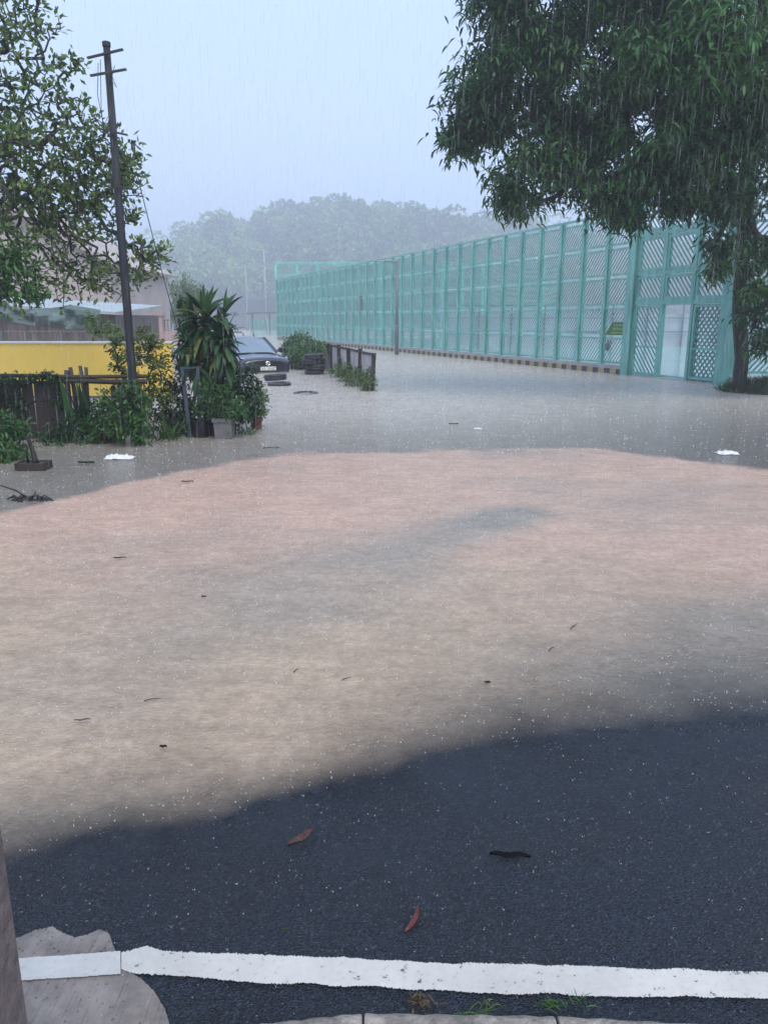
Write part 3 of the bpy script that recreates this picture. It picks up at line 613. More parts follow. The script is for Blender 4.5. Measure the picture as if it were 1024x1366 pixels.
young = np.exp(-((Pn[tips] - at(945, 95, Y=15.0)) ** 2).sum(1) / 2.2); tint = np.clip(tint + np.repeat(young, k) * 0.5, 0, 1)
leafobj('crown', tp_, D, rg.uniform(0.16, 0.28, len(tp_)), rg.uniform(0.042, 0.068, len(tp_)), rg.uniform(0.7, 2.4, len(tp_)), 3, M['leaf_mango'], mt, tint, rg=rg)

# tree on the left, open crown of small upright leaves
rg = np.random.default_rng(12)
lt_ = thing('roadside_tree', 'open branching tree with small leaves behind the utility pole', 'tree')
tb = np.array((-6.9, 12.0, 0.0))
trunk = [tb + np.array((0, 0, -0.3)), tb + np.array((0.05, 0, 0.8)), tb + np.array((0.15, -0.05, 1.6)), tb + np.array((0.3, -0.1, 2.3)), tb + np.array((0.5, -0.1, 3.0)), tb + np.array((0.75, -0.1, 3.7))]
lobes = [(40, 300, 11.8, 0.9, 1), (110, 320, 11.9, 0.7, 1), (185, 350, 11.7, 0.36, 1.3), (214, 340, 11.7, 0.16, 2), (70, 240, 11.6, 0.75, 1.3), (130, 235, 11.8, 0.6, 1.5), (165, 240, 11.8, 0.32, 1.5), (175, 205, 11.2, 0.18, 1.5), (180, 290, 11.9, 0.14, 2), (110, 170, 11.7, 0.45, 1.3), (20, 170, 11.7, 0.7, .9), (60, 130, 11.7, 0.4, .35),
         (15, 60, 11.7, 0.6, .4), (55, 25, 11.7, 0.4, .4), (85, 88, 11.7, 0.22, .8), (105, 85, 11.7, 0.08, 2), (-70, 200, 11.8, 1.3, .5), (-70, 40, 11.7, 1.2, .5), (20, 385, 11.7, 0.45, .6), (150, 375, 11.8, 0.4, 1), (90, 380, 11.8, 0.4, .6), (30, -50, 11.7, 0.6, .5)]
T = np.concatenate([blob(at(px, py, Y=Y), (r_, r_, r_ * 0.9), int(dn * 200 * r_ ** 2 + 30 * r_), 0.2, rg)[0] for (px, py, Y, r_, dn) in lobes])
Pn, par, tips = grow(trunk, T, 0.25, 0.012, rg, -0.15)
limbs('trunk', Pn, par, tips, 0.0055, 0.16, 0.40, M['bark_grey'], lt_, 5)
k = 7
kk = rg.random(len(tips)) < 0.80; tt_ = tips[kk]
tp_ = np.repeat(Pn[tt_], k, 0) + rg.normal(size=(len(tt_) * k, 3)) * np.array((0.045, 0.045, 0.04))
out_ = np.repeat(unit(Pn[tt_] - Pn[par[tt_]]), k, 0)
D = unit(out_ * 0.6 + rdirs(len(tp_), rg) * 0.9 + np.array((0, 0, 0.45)))
tint = np.clip(np.repeat(rg.random(len(tt_)), k) * 0.6 + rg.random(len(tp_)) * 0.4, 0, 1)
leafobj('crown', tp_, D, rg.uniform(0.07, 0.125, len(tp_)), rg.uniform(0.038, 0.06, len(tp_)), rg.uniform(0.1, 0.7, len(tp_)), 2, M['leaf_left'], lt_, tint, rg=rg)

def leafy(name, label, cat, base, lobes, leafsize, m, dens=1.0, wide=0.45, group=None, seed=1, droop=(0.3, 1.2), stem='bark', k=9, rt=0.004, wood='stems', crown='foliage', seg=2):
    """a shrub: stems from its foot to leaf clusters spread through its lobes"""
    rg = np.random.default_rng(seed); t_ = thing(name, label, cat, base, 0, group)
    b0 = np.array(base); T = np.concatenate([blob(np.array(c) - b0, r_, max(6, int(dens * 420 * (np.prod(r_) ** (2 / 3)) / max(leafsize, 0.05) * 0.1 + 8)), 0.2, rg)[0] for c, r_ in lobes])
    T = T[T[:, 2] > -0.05]
    h = max(0.15, T[:, 2].max() * 0.3)
    Pn, par, tips = grow([(0, 0, -0.25), (0, 0, 0.0), (0.01, 0, h * 0.5), (0.02, 0.01, h)], T, 0.18, 0.02, rg, 0.0)
    limbs(wood, Pn, par, tips, rt, 0.05, 0.36, M[stem], t_, 4)
    tp_ = np.repeat(Pn[tips], k, 0) + rg.normal(size=(len(tips) * k, 3)) * leafsize * 0.55
    D = unit(np.repeat(unit(Pn[tips] - T.mean(0)), k, 0) * 0.6 + rdirs(len(tp_), rg) + np.array((0, 0, 0.3)))
    L = rg.uniform(0.7, 1.25, len(tp_)) * leafsize
    tint = np.clip(np.repeat(rg.random(len(tips)), k) * 0.55 + rg.random(len(tp_)) * 0.45, 0, 1)
    leafobj(crown, tp_, D, L, L * wide, rg.uniform(*droop, len(tp_)), seg, M[m], t_, tint, rg=rg)
    return t_
p = at(-30, 620, Y=10.6); p[2] = 0
leafy('garden_tree', 'bright green leafy branch of a small tree at the left edge above the tarp', 'tree', p, [(at(10, 350, Y=10.4), (0.42, 0.4, 0.26)), (at(35, 388, Y=10.4), (0.2, 0.25, 0.16)), (at(-40, 380, Y=10.5), (0.5, 0.4, 0.4))], 0.10, 'leaf_green', 1.1, 0.45, seed=21, wood='trunk', crown='crown')

# ------------------------------------------------------------------ utility pole
pb = at(184, 592, z=0.0); PY = pb[1]; H = at(152, 60, Y=PY)[2]
up = thing('utility_pole', 'tall dark timber utility pole with short crossbars beside the left tree', 'utility pole', pb, 0)
MB().tube([(0, 0, -0.4), (0, 0, 0.8), (0, 0, 2.5), (0, 0, H)], [0.060, 0.058, 0.053, 0.042], 14).build('shaft', M['pole'], up, smooth=True)
MB().lathe([(0.050, H - 0.02), (0.052, H + 0.03), (0.035, H + 0.04)], 14).build('cap', M['iron'], up)
for z, ln, dx, tl in ((H - 0.12, 0.46, 0.0, -12), (H - 0.33, 0.46, 0.02, -9)):
    MB().box((dx, -0.075, z), (ln, 0.035, 0.022), ry=R(tl)).build('crossbar', M['iron'], up)
for py, ln, dx in ((178, 0.36, 0.03), (252, 0.24, 0.12)):
    z = at(170, py, Y=PY)[2]; MB().box((dx, -0.085, z), (ln, 0.03, 0.02), ry=R(12)).build('bracket', M['iron'], up)
for (dx, z0, z1) in ((-0.10, H - 0.22, H - 0.95), (-0.07, H - 0.18, H - 1.35), (0.10, H - 0.25, H - 0.5)):
    MB().tube([(dx, -0.06, z0), (dx - 0.03, -0.09, (z0 + z1) / 2), (dx + 0.01, -0.08, z1), (dx * 0.3, -0.07, z1 + 0.12)], 0.0045, 5).build('loose_wire', M['iron'], up)
a0 = at(182, 228, Y=PY); a1 = at(240, 448, Y=11.0); ds_ = []
for k in range(12):
    f = k / 11; q = a0 * (1 - f) + a1 * f - np.array((0, 0, 0.25 * f * (1 - f))); ds_.append(q)
tag(MB().tube(ds_, 0.006, 6).build('guy_wire', M['iron']), 'thin dark wire slanting down from the utility pole', 'wire')

# ------------------------------------------------------------------ left background: yellow wall, sheds, tarp, pink wall
yw = thing('yellow_wall', 'low bright yellow wall with a white coping behind the garden fence', 'wall', (0, 14.6, 0))
xr = at(231, 480, Y=14.6)[0]; zt = at(80, 458, Y=14.6)[2]; zb = at(80, 528, Y=14.6)[2]
MB().box(((-16 + xr) / 2, 0.1, (zt + zb) / 2), (16 + xr, 0.2, zt - zb)).build('painted_face', M['yellow'], yw)
MB().box(((-16 + xr) / 2, 0.1, zt + 0.016), (16 + xr + 0.03, 0.25, 0.032)).build('coping', M['white'], yw)
MB().box(((-16 + xr) / 2, 0.1, zb - 0.02), (16 + xr - 0.004, 0.21, 0.035)).build('grey_band', M['greyband'], yw)
MB().box(((-16 + xr) / 2, 0.1, (zb - 0.04 - 0.3) / 2), (16 + xr - 0.01, 0.205, zb - 0.04 + 0.3)).build('plinth', M['plinth'], yw)
MB().box((xr + 0.12, 0.1, 0.45), (0.24, 0.26, 1.5)).build('end_pillar', M['plinth'], yw)
cf_ = thing('mesh_fence', 'thin wire fence on posts above the yellow wall', 'fence', (0, 17.5, 0))
zf = at(50, 441, Y=17.5)[2]
for px in (-60, 3, 35, 82, 104, 140): MB().box((at(px, 450, Y=17.5)[0], 0, zf / 2), (0.045, 0.045, zf)).build('post', M['steel'], cf_)
MB().tube([(at(-80, 441, Y=17.5)[0], 0, zf - 0.02), (at(145, 441, Y=17.5)[0], 0, zf - 0.02)], 0.014, 6).build('rail', M['steel'], cf_)
wm = MB()
for k in range(46):
    x0 = at(-80, 441, Y=17.5)[0] + k * 0.085
    wm.bar((x0, 0, 0.9), (x0 + 0.5, 0, zf - 0.02), 0.004, 0.004, up=(0, 1, 0)); wm.bar((x0 + 0.5, 0.005, 0.9), (x0, 0.005, zf - 0.02), 0.004, 0.004, up=(0, 1, 0))
o = wm.build('wire_mesh', M['steel'], cf_); o['kind'] = 'stuff'
# corrugated shed with pale roof
sd = thing('shed', 'long low shed with dark corrugated walls and a pale sheet roof', 'shed', (0, 21.0, 0))
xa, xb_ = at(-160, 430, Y=21)[0], at(152, 430, Y=21)[0]; z1 = at(0, 400, Y=21)[2]; z2 = at(150, 420, Y=21)[2]
n = 90; xs = np.linspace(xa, xb_, n); Vw = []
for k, xx in enumerate(xs):
    yy = 0.035 * math.sin(k * 1.6); zz = z1 + (z2 - z1) * (k / n); Vw += [(xx, yy, -0.3), (xx, yy, zz)]
link('wall', npmesh('wall', np.array(Vw), np.array([(2 * k, 2 * k + 2, 2 * k + 3, 2 * k + 1) for k in range(n - 1)])), M['rust'], sd)
MB().add([(xa, -0.35, z1 + 0.02), (xb_ + 0.2, -0.35, z2 + 0.02), (xb_ + 0.2, 4, z2 + 0.25), (xa, 4, z1 + 0.25), (xa, -0.35, z1 + 0.07), (xb_ + 0.2, -0.35, z2 + 0.07), (xb_ + 0.2, 4, z2 + 0.3), (xa, 4, z1 + 0.3)],
         [(0, 3, 2, 1), (4, 5, 6, 7), (0, 1, 5, 4), (1, 2, 6, 5), (2, 3, 7, 6), (3, 0, 4, 7)]).build('roof', M['roofsheet'], sd)
MB().box((xb_, 2.0, z2 / 2), (0.1, 4, z2)).build('end_wall', M['rust'], sd)
# tarp draped over its front edge
U, Wd = np.meshgrid(np.linspace(0, 1, 90), np.linspace(0, 1, 26)); U = U.ravel(); Wd = Wd.ravel()
px_ = -90 + 222 * U; top_ = np.interp(px_, [-90, 0, 30, 62, 95, 132], [398, 404, 413, 411, 407, 414]); bot_ = np.interp(px_, [-90, 0, 30, 62, 85, 104, 132], [424, 427, 432, 436, 438, 441, 432])
pts = np.array([at(a_, b_, Y=19.6) for a_, b_ in zip(px_, top_ * (1 - Wd) + bot_ * Wd)])
pts[:, 1] += 0.09 * np.sin(U * 60 + 5 * Wd) * (0.3 + Wd) * (0.4 + 0.6 * (U > 0.6)) + 0.10 * np.sin(U * 21 - 7 * Wd) - 0.12 * np.sin(math.pi * Wd)
pts[:, 1] += (vnoise(U * 12, Wd * 4, 31) - 0.5) * 0.3 + 0.12 * (1 - Wd) ** 2
i, j = np.meshgrid(np.arange(89), np.arange(25)); a_ = (j * 90 + i).ravel()
o = tag(link('tarp', npmesh('tarp', pts, np.stack([a_, a_ + 1, a_ + 91, a_ + 90], 1), smooth=True), M['tarp']), 'sagging grey green tarpaulin hung along the shed roof edge', 'tarp')
md = o.modifiers.new('thick', 'SOLIDIFY'); md.thickness = 0.008
# beige building behind the tree
bd = thing('building', 'stained beige building with a sloping roof behind the left tree', 'building', (0, 34, 0))
xA, xB = at(-260, 400, Y=34)[0], at(150, 400, Y=34)[0]; zA, zB = at(-100, 232, Y=34)[2], at(170, 352, Y=34)[2]; xm = at(-60, 400, Y=34)[0]
MB().add([(xA, 0, -0.4), (xB, 0, -0.4), (xB, 0, zB), (xm, 0, zA), (xA, 0, zA - 1.2), (xA, 9, -0.4), (xB, 9, -0.4), (xB, 9, zB), (xm, 9, zA), (xA, 9, zA - 1.2)],
         [(0, 1, 2, 3, 4), (9, 8, 7, 6, 5), (1, 6, 7, 2), (0, 4, 9, 5), (2, 7, 8, 3), (3, 8, 9, 4)]).build('wall', M['mauve'], bd)
MB().bar((xm, 4.4, zA + 0.08), (xB + 0.4, 4.4, zB - 0.08), 9.6, 0.14).build('roof', M['mauve'], bd)
# pink wall with railings
pk = thing('pink_wall', 'low pink wall with pillars and iron railings beyond the yellow wall', 'wall', (0, 28, 0))
zt = at(230, 442, Y=28)[2]; zr = at(230, 427, Y=28)[2]; zp = at(230, 421, Y=28)[2]
xs_ = [at(px, 440, Y=28)[0] for px in (120, 158, 210, 262)]
MB().box(((xs_[0] + xs_[3]) / 2, 0.1, (zt - 0.4) / 2), (xs_[3] - xs_[0], 0.2, zt + 0.4)).build('wall', M['pink'], pk)
for xx in xs_: MB().box((xx, 0.1, zp / 2 - 0.2), (0.42, 0.42, zp + 0.4)).box((xx, 0.1, zp + 0.04), (0.5, 0.5, 0.08)).build('pillar', M['pink'], pk)
for a_, b_ in zip(xs_[:-1], xs_[1:]):
    mb = MB(); nn = int((b_ - a_ - 0.4) / 0.11)
    for k in range(nn): mb.box((a_ + 0.25 + k * 0.11, 0.1, (zt + zr) / 2), (0.02, 0.02, zr - zt))
    mb.box(((a_ + b_) / 2, 0.1, zr), (b_ - a_ - 0.4, 0.035, 0.03)); mb.build('railing', M['greyband'], pk)
# pale rails by the road beyond the car
for i, (px, lab) in enumerate(((317, 'small grey barrier hoop beside the road behind the car'),)):
    p = at(px, 456, Y=46); t_ = thing('barrier_hoop', lab, 'barrier', (p[0], p[1], 0))
    MB().tube([(-0.35, 0, -0.3), (-0.35, 0, 0.85), (-0.25, 0, 0.95), (0.25, 0, 0.95), (0.35, 0, 0.85), (0.35, 0, -0.3)], 0.05, 8).build('hoop', M['steel'], t_)

# ------------------------------------------------------------------ garden on the left
gf = thing('garden_fence', 'old dark timber garden fence with leaning stakes at the water edge', 'fence', (0, 11.2, 0))
FY = 11.2
zt = at(60, 506, Y=FY)[2]
xx = at(-70, 540, Y=FY)[0]; xe = at(84, 540, Y=FY)[0]; k = 0
bdm = random.Random(4)
while xx < xe - 0.05:
    wv = bdm.uniform(0.11, 0.17); h = zt - bdm.uniform(0.0, 0.05)
    MB().box((xx + wv / 2, bdm.uniform(-0.01, 0.01), h / 2 - 0.12), (wv - 0.012, 0.025, h + 0.24), ry=R(bdm.uniform(-1, 1))).build('board', M['oldwood'], gf); xx += wv
for py, r_ in ((502, 0.028), (509, 0.036)):
    a_ = at(-70 if py < 505 else 66, py, Y=FY - 0.06); b_ = at(196, py, Y=FY - 0.06); a_[1] -= FY; b_[1] -= FY
    MB().tube([a_, (a_ * 2 + b_) / 3 + np.array((0, 0, 0.012)), (a_ + b_ * 2) / 3 - np.array((0, 0, 0.008)), b_], r_, 8).build('rail', M['oldwood'], gf, smooth=True)
for (x0, y0, x1, y1, r_) in ((88, 494, 94, 575, 0.042), (93, 490, 104, 555, 0.034), (106, 488, 116, 545, 0.03), (114, 490, 117, 560, 0.03), (150, 515, 152, 585, 0.04), (160, 508, 163, 590, 0.035)):
    a_ = at(x0, y0, Y=FY); b_ = at(x1, y1, Y=FY); a_[1] = b_[1] = 0.03; MB().tube([b_ + np.array((0, 0, -0.15)), (a_ + b_) / 2, a_], [r_, r_, r_ * 0.85], 8).build('stake', M['oldwood'], gf, smooth=True)
# plants
def spot(px, py, Y): p = at(px, py, Y=Y); p[2] = 0; return p
def L_(px, py, Y, rx, rz, ry=None): return (at(px, py, Y=Y), (rx, ry or rx, rz))
leafy('ivy', 'dark creeper hanging over the top of the garden fence boards', 'climber', spot(30, 560, 11.05), [L_(20, 508, 11.1, 0.35, 0.07, 0.08), L_(60, 505, 11.1, 0.28, 0.07, 0.08), L_(20, 540, 11.1, 0.14, 0.22, 0.06), L_(78, 530, 11.1, 0.08, 0.25, 0.06), L_(-20, 530, 11.1, 0.3, 0.3, 0.08)], 0.06, 'leaf_dark', 2.2, 0.6, seed=31)
leafy('shrub', 'loose yellow-green shrub growing up around the utility pole', 'shrub', spot(178, 590, 11.5), [L_(165, 470, 11.6, 0.26, 0.28), L_(195, 460, 11.6, 0.22, 0.24), L_(208, 490, 11.6, 0.24, 0.28), L_(165, 510, 11.6, 0.22, 0.25), L_(205, 530, 11.5, 0.28, 0.22), L_(180, 545, 11.5, 0.25, 0.25)], 0.085, 'leaf_lime', 0.9, 0.5, seed=32)
leafy('shrub', 'dense low green shrub at the foot of the utility pole', 'shrub', spot(165, 592, 10.9), [L_(170, 566, 10.6, 0.26, 0.22), L_(140, 572, 10.8, 0.25, 0.2), L_(187, 572, 10.55, 0.16, 0.2), L_(150, 540, 10.8, 0.2, 0.22), L_(178, 535, 10.65, 0.2, 0.24)], 0.075, 'leaf_green', 1.5, 0.5, seed=33)
leafy('shrub', 'dark low shrub in front of the stakes of the garden fence', 'shrub', spot(110, 590, 10.95), [L_(100, 568, 10.95, 0.28, 0.2), L_(75, 580, 10.9, 0.22, 0.12), L_(120, 555, 11.0, 0.2, 0.2)], 0.07, 'leaf_dark', 1.8, 0.45, seed=34)
leafy('shrub', 'small reddish brown leafed plant low beside the dark shrub', 'plant', spot(140, 592, 10.85), [L_(142, 583, 10.8, 0.16, 0.09)], 0.08, 'leaf_red', 1.4, 0.5, seed=35)
leafy('shrub', 'bushy green plant at the left edge beside the wooden planter', 'shrub', spot(2, 632, 9.4), [L_(8, 600, 9.4, 0.25, 0.22), L_(-15, 575, 9.5, 0.3, 0.25), L_(18, 572, 9.6, 0.18, 0.14), L_(0, 620, 9.3, 0.2, 0.1)], 0.085, 'leaf_green', 1.5, 0.4, seed=36)
leafy('shrub', 'dark shrub filling the gap between the pole and the trellis frame', 'shrub', spot(228, 585, 11.7), [L_(222, 555, 11.7, 0.24, 0.22), L_(245, 545, 11.7, 0.2, 0.28), L_(232, 520, 11.8, 0.2, 0.2), L_(255, 565, 11.6, 0.2, 0.15)], 0.08, 'leaf_dark', 1.6, 0.45, seed=37)
leafy('shrub', 'rounded dense green bush right of the dracaena stems', 'shrub', spot(312, 578, 11.7), [L_(300, 520, 11.7, 0.26, 0.28), L_(325, 510, 11.8, 0.24, 0.26), L_(335, 535, 11.8, 0.2, 0.2), L_(285, 500, 11.8, 0.2, 0.2), L_(318, 550, 11.6, 0.26, 0.15)], 0.07, 'leaf_dark', 1.9, 0.5, seed=38)
leafy('potted_shrub', 'bright green leafy plant spilling over the grey concrete pot', 'plant', spot(300, 575, 11.3) + np.array((0, 0, 0.25)), [L_(290, 530, 11.25, 0.26, 0.22), L_(310, 545, 11.2, 0.22, 0.16), L_(275, 545, 11.25, 0.15, 0.15)], 0.07, 'leaf_green', 1.7, 0.45, seed=39)
leafy('potted_shrub', 'small sparse plant growing in the red pot', 'plant', spot(343, 566, 12.3) + np.array((0, 0, 0.15)), [L_(345, 545, 12.3, 0.15, 0.15), L_(335, 552, 12.3, 0.12, 0.1), L_(350, 532, 12.3, 0.09, 0.1)], 0.06, 'leaf_left', 1.3, 0.5, seed=40)
leafy('climber', 'thin climbing stem with leaves left of the dracaena', 'climber', spot(246, 575, 11.8), [L_(243, 405, 11.8, 0.035, 0.14, 0.04), L_(245, 440, 11.8, 0.06, 0.2, 0.05), L_(241, 480, 11.8, 0.1, 0.25, 0.06)], 0.07, 'leaf_dark', 1.5, 0.55, seed=41)
leafy('sapling', 'thin sapling in front of the tarp above the yellow wall', 'sapling', spot(122, 520, 16.2), [L_(122, 432, 16.2, 0.12, 0.28, 0.1), L_(135, 440, 16.2, 0.14, 0.12, 0.1), L_(150, 440, 16.2, 0.18, 0.14, 0.1)], 0.08, 'leaf_left', 1.2, 0.5, seed=42)
def blades(name, label, cat, base, n, L, W, m, spread, droop, seed, tilt=0.35, part='blades', group=None, kind=None, parent=None):
    rg = np.random.default_rng(seed); t_ = thing(name, label, cat, base, 0, group)
    P = np.stack([rg.normal(size=n) * spread, rg.normal(size=n) * spread, np.full(n, -0.06)], 1)
    D = unit(np.stack([rg.normal(size=n) * tilt, rg.normal(size=n) * tilt, np.ones(n)], 1))
    leafobj(part, P, D, rg.uniform(0.6, 1.1, n) * L, rg.uniform(0.8, 1.2, n) * W, rg.uniform(*droop, n), 5, M[m], t_, rg=rg); return t_
blades('snake_plant', 'clump of stiff upright snake plant blades against the yellow wall', 'plant', spot(116, 575, 11.0) + np.array((0, 0, 0.15)), 16, 0.85, 0.07, 'leaf_dark', 0.10, (0.0, 0.1), 51, 0.14)
blades('strap_plant', 'grassy strap leaved clump between the pole and the trellis frame', 'plant', spot(222, 585, 11.2), 90, 0.5, 0.022, 'leaf_vine', 0.12, (0.5, 2.2), 52, 0.4)
blades('strap_plant', 'grassy clump at the water edge in front of the garden fence', 'plant', spot(75, 596, 10.7), 90, 0.28, 0.016, 'leaf_green', 0.2, (0.8, 2.4), 53, 0.5)
blades('strap_plant', 'tuft of arching blades beside the concrete pot', 'plant', spot(325, 575, 11.7), 80, 0.38, 0.016, 'leaf_vine', 0.1, (0.8, 2.6), 54, 0.6)
blades('strap_plant', 'arching blades below the snake plants', 'plant', spot(112, 588, 10.8), 60, 0.4, 0.022, 'leaf_green', 0.12, (0.6, 2.2), 55, 0.5)
# dracaena
rg = np.random.default_rng(61); db = spot(282, 575, 11.5)
dr = thing('dracaena', 'tall dracaena with arching strap leaves in the garden clump', 'plant', db)
heads = [(274, 432, 11.5, 120, 0.46), (252, 462, 11.55, 75, 0.38), (297, 460, 11.45, 85, 0.42), (266, 486, 11.4, 55, 0.4), (300, 425, 11.6, 30, 0.36), (255, 435, 11.6, 40, 0.34)]
Ps, Ds, Ls, Dr = [], [], [], []
for (px, py, Y, n, L) in heads:
    h = at(px, py, Y=Y) - db
    MB().tube([(0.02 * px % 0.1 - 0.05, 0, -0.2), h * np.array((0.5, 0.5, 0.45)), h + np.array((0, 0, 0.08))], [0.035, 0.03, 0.022], 8).build('stem', M['bark_grey'], dr, smooth=True)
    el = np.linspace(1.35, -0.55, n) + rg.normal(0, 0.12, n); az = rg.random(n) * 2 * math.pi
    Ps.append(h + np.stack([rg.normal(0, 0.02, n), rg.normal(0, 0.02, n), np.linspace(0.12, -0.22, n)], 1)); Ds.append(np.stack([np.cos(az) * np.cos(el), np.sin(az) * np.cos(el), np.sin(el)], 1))
    Ls.append(L * rg.uniform(0.75, 1.1, n)); Dr.append(np.linspace(0.7, 3.4, n) * rg.uniform(0.7, 1.2, n))
leafobj('leaves', np.concatenate(Ps), np.concatenate(Ds), np.concatenate(Ls), 0.085, np.concatenate(Dr), 5, M['leaf_drac'], dr, roll=0.35, rg=rg)
# trellis frame
tr = thing('trellis_frame', 'blue grey metal frame standing in the plants left of the dracaena', 'frame', spot(250, 575, 11.3))
b0 = spot(250, 575, 11.3)
for (x0, y0, x1, y1) in ((243, 490, 253, 566), (264, 490, 266, 560)):
    a_ = at(x0, y0, Y=11.3) - b0; b_ = at(x1, y1, Y=11.3) - b0; MB().bar(b_ + np.array((0, 0, -0.2)), a_, 0.05, 0.035, up=(0, 1, 0)).build('upright', M['bluegrey'], tr)
a_ = at(241, 491, Y=11.3) - b0; b_ = at(267, 490, Y=11.3) - b0; MB().bar(a_, b_, 0.03, 0.03).build('crossbar', M['bluegrey'], tr)
# pots
p = spot(300, 583, 11.25); pt = thing('plant_pot', 'square grey concrete plant pot standing in the water', 'pot', p)
MB().add([(sx * w_, sy * w_, z) for z, w_ in ((-0.15, 0.115), (0.24, 0.135), (0.24, 0.15), (0.30, 0.15), (0.30, 0.12), (0.22, 0.115)) for sx, sy in ((-1, -1), (1, -1), (1, 1), (-1, 1))],
         [(i * 4 + k, i * 4 + (k + 1) % 4, i * 4 + 4 + (k + 1) % 4, i * 4 + 4 + k) for i in range(5) for k in range(4)] + [(3, 2, 1, 0), (20, 21, 22, 23)]).build('pot_body', M['pot'], pt, bevel=0.008)
MB().box((0, 0, 0.235), (0.225, 0.225, 0.02)).build('soil', M['soil'], pt)
p = spot(342, 573, 12.25); pt = thing('plant_pot', 'small round red plant pot at the right of the garden clump', 'pot', p)
MB().lathe([(0.07, -0.12), (0.095, 0.12), (0.11, 0.12), (0.112, 0.17), (0.095, 0.17), (0.09, 0.13)], 20).build('pot_body', M['redpot'], pt, smooth=False); MB().lathe([(0.09, 0.12), (0.088, 0.14)], 16).build('soil', M['soil'], pt)
for i, (px, py, Y, r_, lab) in enumerate(((232, 580, 11.45, 0.12, 'dark round pot half hidden left of the trellis frame'), (268, 582, 11.35, 0.13, 'dark round pot between the trellis frame and the grey concrete pot'))):
    pt = thing('plant_pot', lab, 'pot', spot(px, py, Y)); MB().lathe([(r_ * 0.75, -0.15), (r_, 0.2), (r_ * 1.08, 0.2), (r_ * 1.08, 0.26), (r_ * 0.95, 0.26), (r_ * 0.9, 0.2)], 18).build('pot_body', M['black'], pt); MB().lathe([(r_ * 0.93, 0.2), (r_ * 0.9, 0.22)], 14).build('soil', M['soil'], pt)
# wooden planter with a stump
p = at(46, 626, z=0.0); wp = thing('wooden_planter', 'small shallow wooden planter box with a bare stump, standing in water', 'planter', p)
for (cx, cy, sx, sy) in ((0, -0.11, 0.34, 0.02), (0, 0.11, 0.34, 0.02), (-0.16, 0, 0.02, 0.2), (0.16, 0, 0.02, 0.2)): MB().box((cx, cy, 0.02), (sx, sy, 0.14)).build('plank', M['oldwood'], wp, bevel=0.003)
MB().box((0, 0, 0.06), (0.30, 0.20, 0.03)).build('soil', M['soil'], wp)
MB().tube([(0.03, 0, 0.05), (0.02, 0, 0.12), (0.0, 0.01, 0.22), (-0.03, 0, 0.36), (-0.02, 0, 0.42)], [0.05, 0.032, 0.026, 0.02, 0.012], 9).tube([(-0.06, 0, 0.05), (-0.07, 0, 0.2), (-0.06, 0, 0.3)], [0.014, 0.011, 0.008], 7).build('stump', M['bark'], wp, smooth=True)

# ------------------------------------------------------------------ panel fence, tyres, car in the middle
A_ = at(498, 521, z=0); B_ = np.array((-2.25, 28.2, 0)); dd = (B_ - A_)[:2]; ln = np.linalg.norm(dd); fa = math.atan2(dd[1], dd[0])
bf = thing('board_fence', 'weathered pale board fence on dark posts standing in the flood', 'fence', A_, fa)
fr_ = random.Random(8); npst = 8
for k in range(12):
    xk = k * 1.75; h = 0.93 + fr_.uniform(-0.05, 0.05); MB().box((xk, 0.02, h / 2 - 0.15), (0.11, 0.09, h + 0.3), rx=R(fr_.uniform(-3, 3)), ry=R(fr_.uniform(-3, 3))).build('post', M['oldwood'], bf)
    xb = xk + 0.07
    while xb < xk + 1.66:
        wv = fr_.uniform(0.20, 0.30); hh = 0.88 + fr_.uniform(-0.05, 0.03)
        MB().box((xb + wv / 2, -0.03 + fr_.uniform(-0.01, 0.01), hh / 2 - 0.15), (wv - 0.015, 0.02, hh + 0.3), ry=R(fr_.uniform(-1.5, 1.5))).build('board', M['palewood'], bf); xb += wv
MB().box((10, 0.0, 0.86), (20.4, 0.04, 0.06)).build('rail', M['oldwood'], bf)
def fl(s_, off, z=0.0): return np.array((A_[0] + math.cos(fa) * s_ - math.sin(fa) * off, A_[1] + math.sin(fa) * s_ + math.cos(fa) * off, z))
p = fl(8.6, 0.5); leafy('shrub', 'bright green vine covered bush over the far part of the board fence', 'shrub', p, [(p + np.array((0, 0, 0.4)), (0.75, 0.8, 0.5)), (p + np.array((-0.55, 1.2, 0.65)), (0.6, 0.9, 0.55)), (p + np.array((-0.35, 0.2, 0.35)), (0.6, 0.6, 0.45)), (p + np.array((0.35, -0.9, 0.75)), (0.35, 0.7, 0.2))], 0.12, 'leaf_vine', 1.6, 0.5, seed=71)
for i, (s_, lab) in enumerate(((0.0, 'weeds at the near end post of the board fence'), (1.3, 'weeds at the foot of the first board fence bay'), (2.9, 'thick weeds at the foot of the second board fence bay'), (4.6, 'weeds at the foot of the board fence beside the tyre stack'))):
    p = fl(s_, 0.16); leafy('weeds', lab, 'weeds', p, [(p + np.array((0, 0, 0.16)), (0.32 if i else 0.22, 0.4, 0.2)), (p + np.array((0.05, 0.3, 0.3)), (0.16, 0.3, 0.22))], 0.08, 'leaf_left', 1.0, 0.35, seed=80 + i, group='weeds along the board fence')
def tyre_mesh(r_=0.31, wd=0.17):
    mb = MB(); mb.lathe([(r_ * 0.58, -wd * 0.42), (r_ * 0.62, -wd / 2), (r_ * 0.9, -wd / 2), (r_, -wd * 0.34), (r_, -wd * 0.12), (r_ * 0.975, -wd * 0.06), (r_ * 0.975, wd * 0.06), (r_, wd * 0.12), (r_, wd * 0.34), (r_ * 0.9, wd / 2), (r_ * 0.62, wd / 2), (r_ * 0.58, wd * 0.42), (r_ * 0.58, -wd * 0.42)], 28, close=False)
    mb.smooth = True; return mb.mesh('tyre')
tm = tyre_mesh(); tm.materials.append(M['black'])
ts = at(417, 500, z=0)
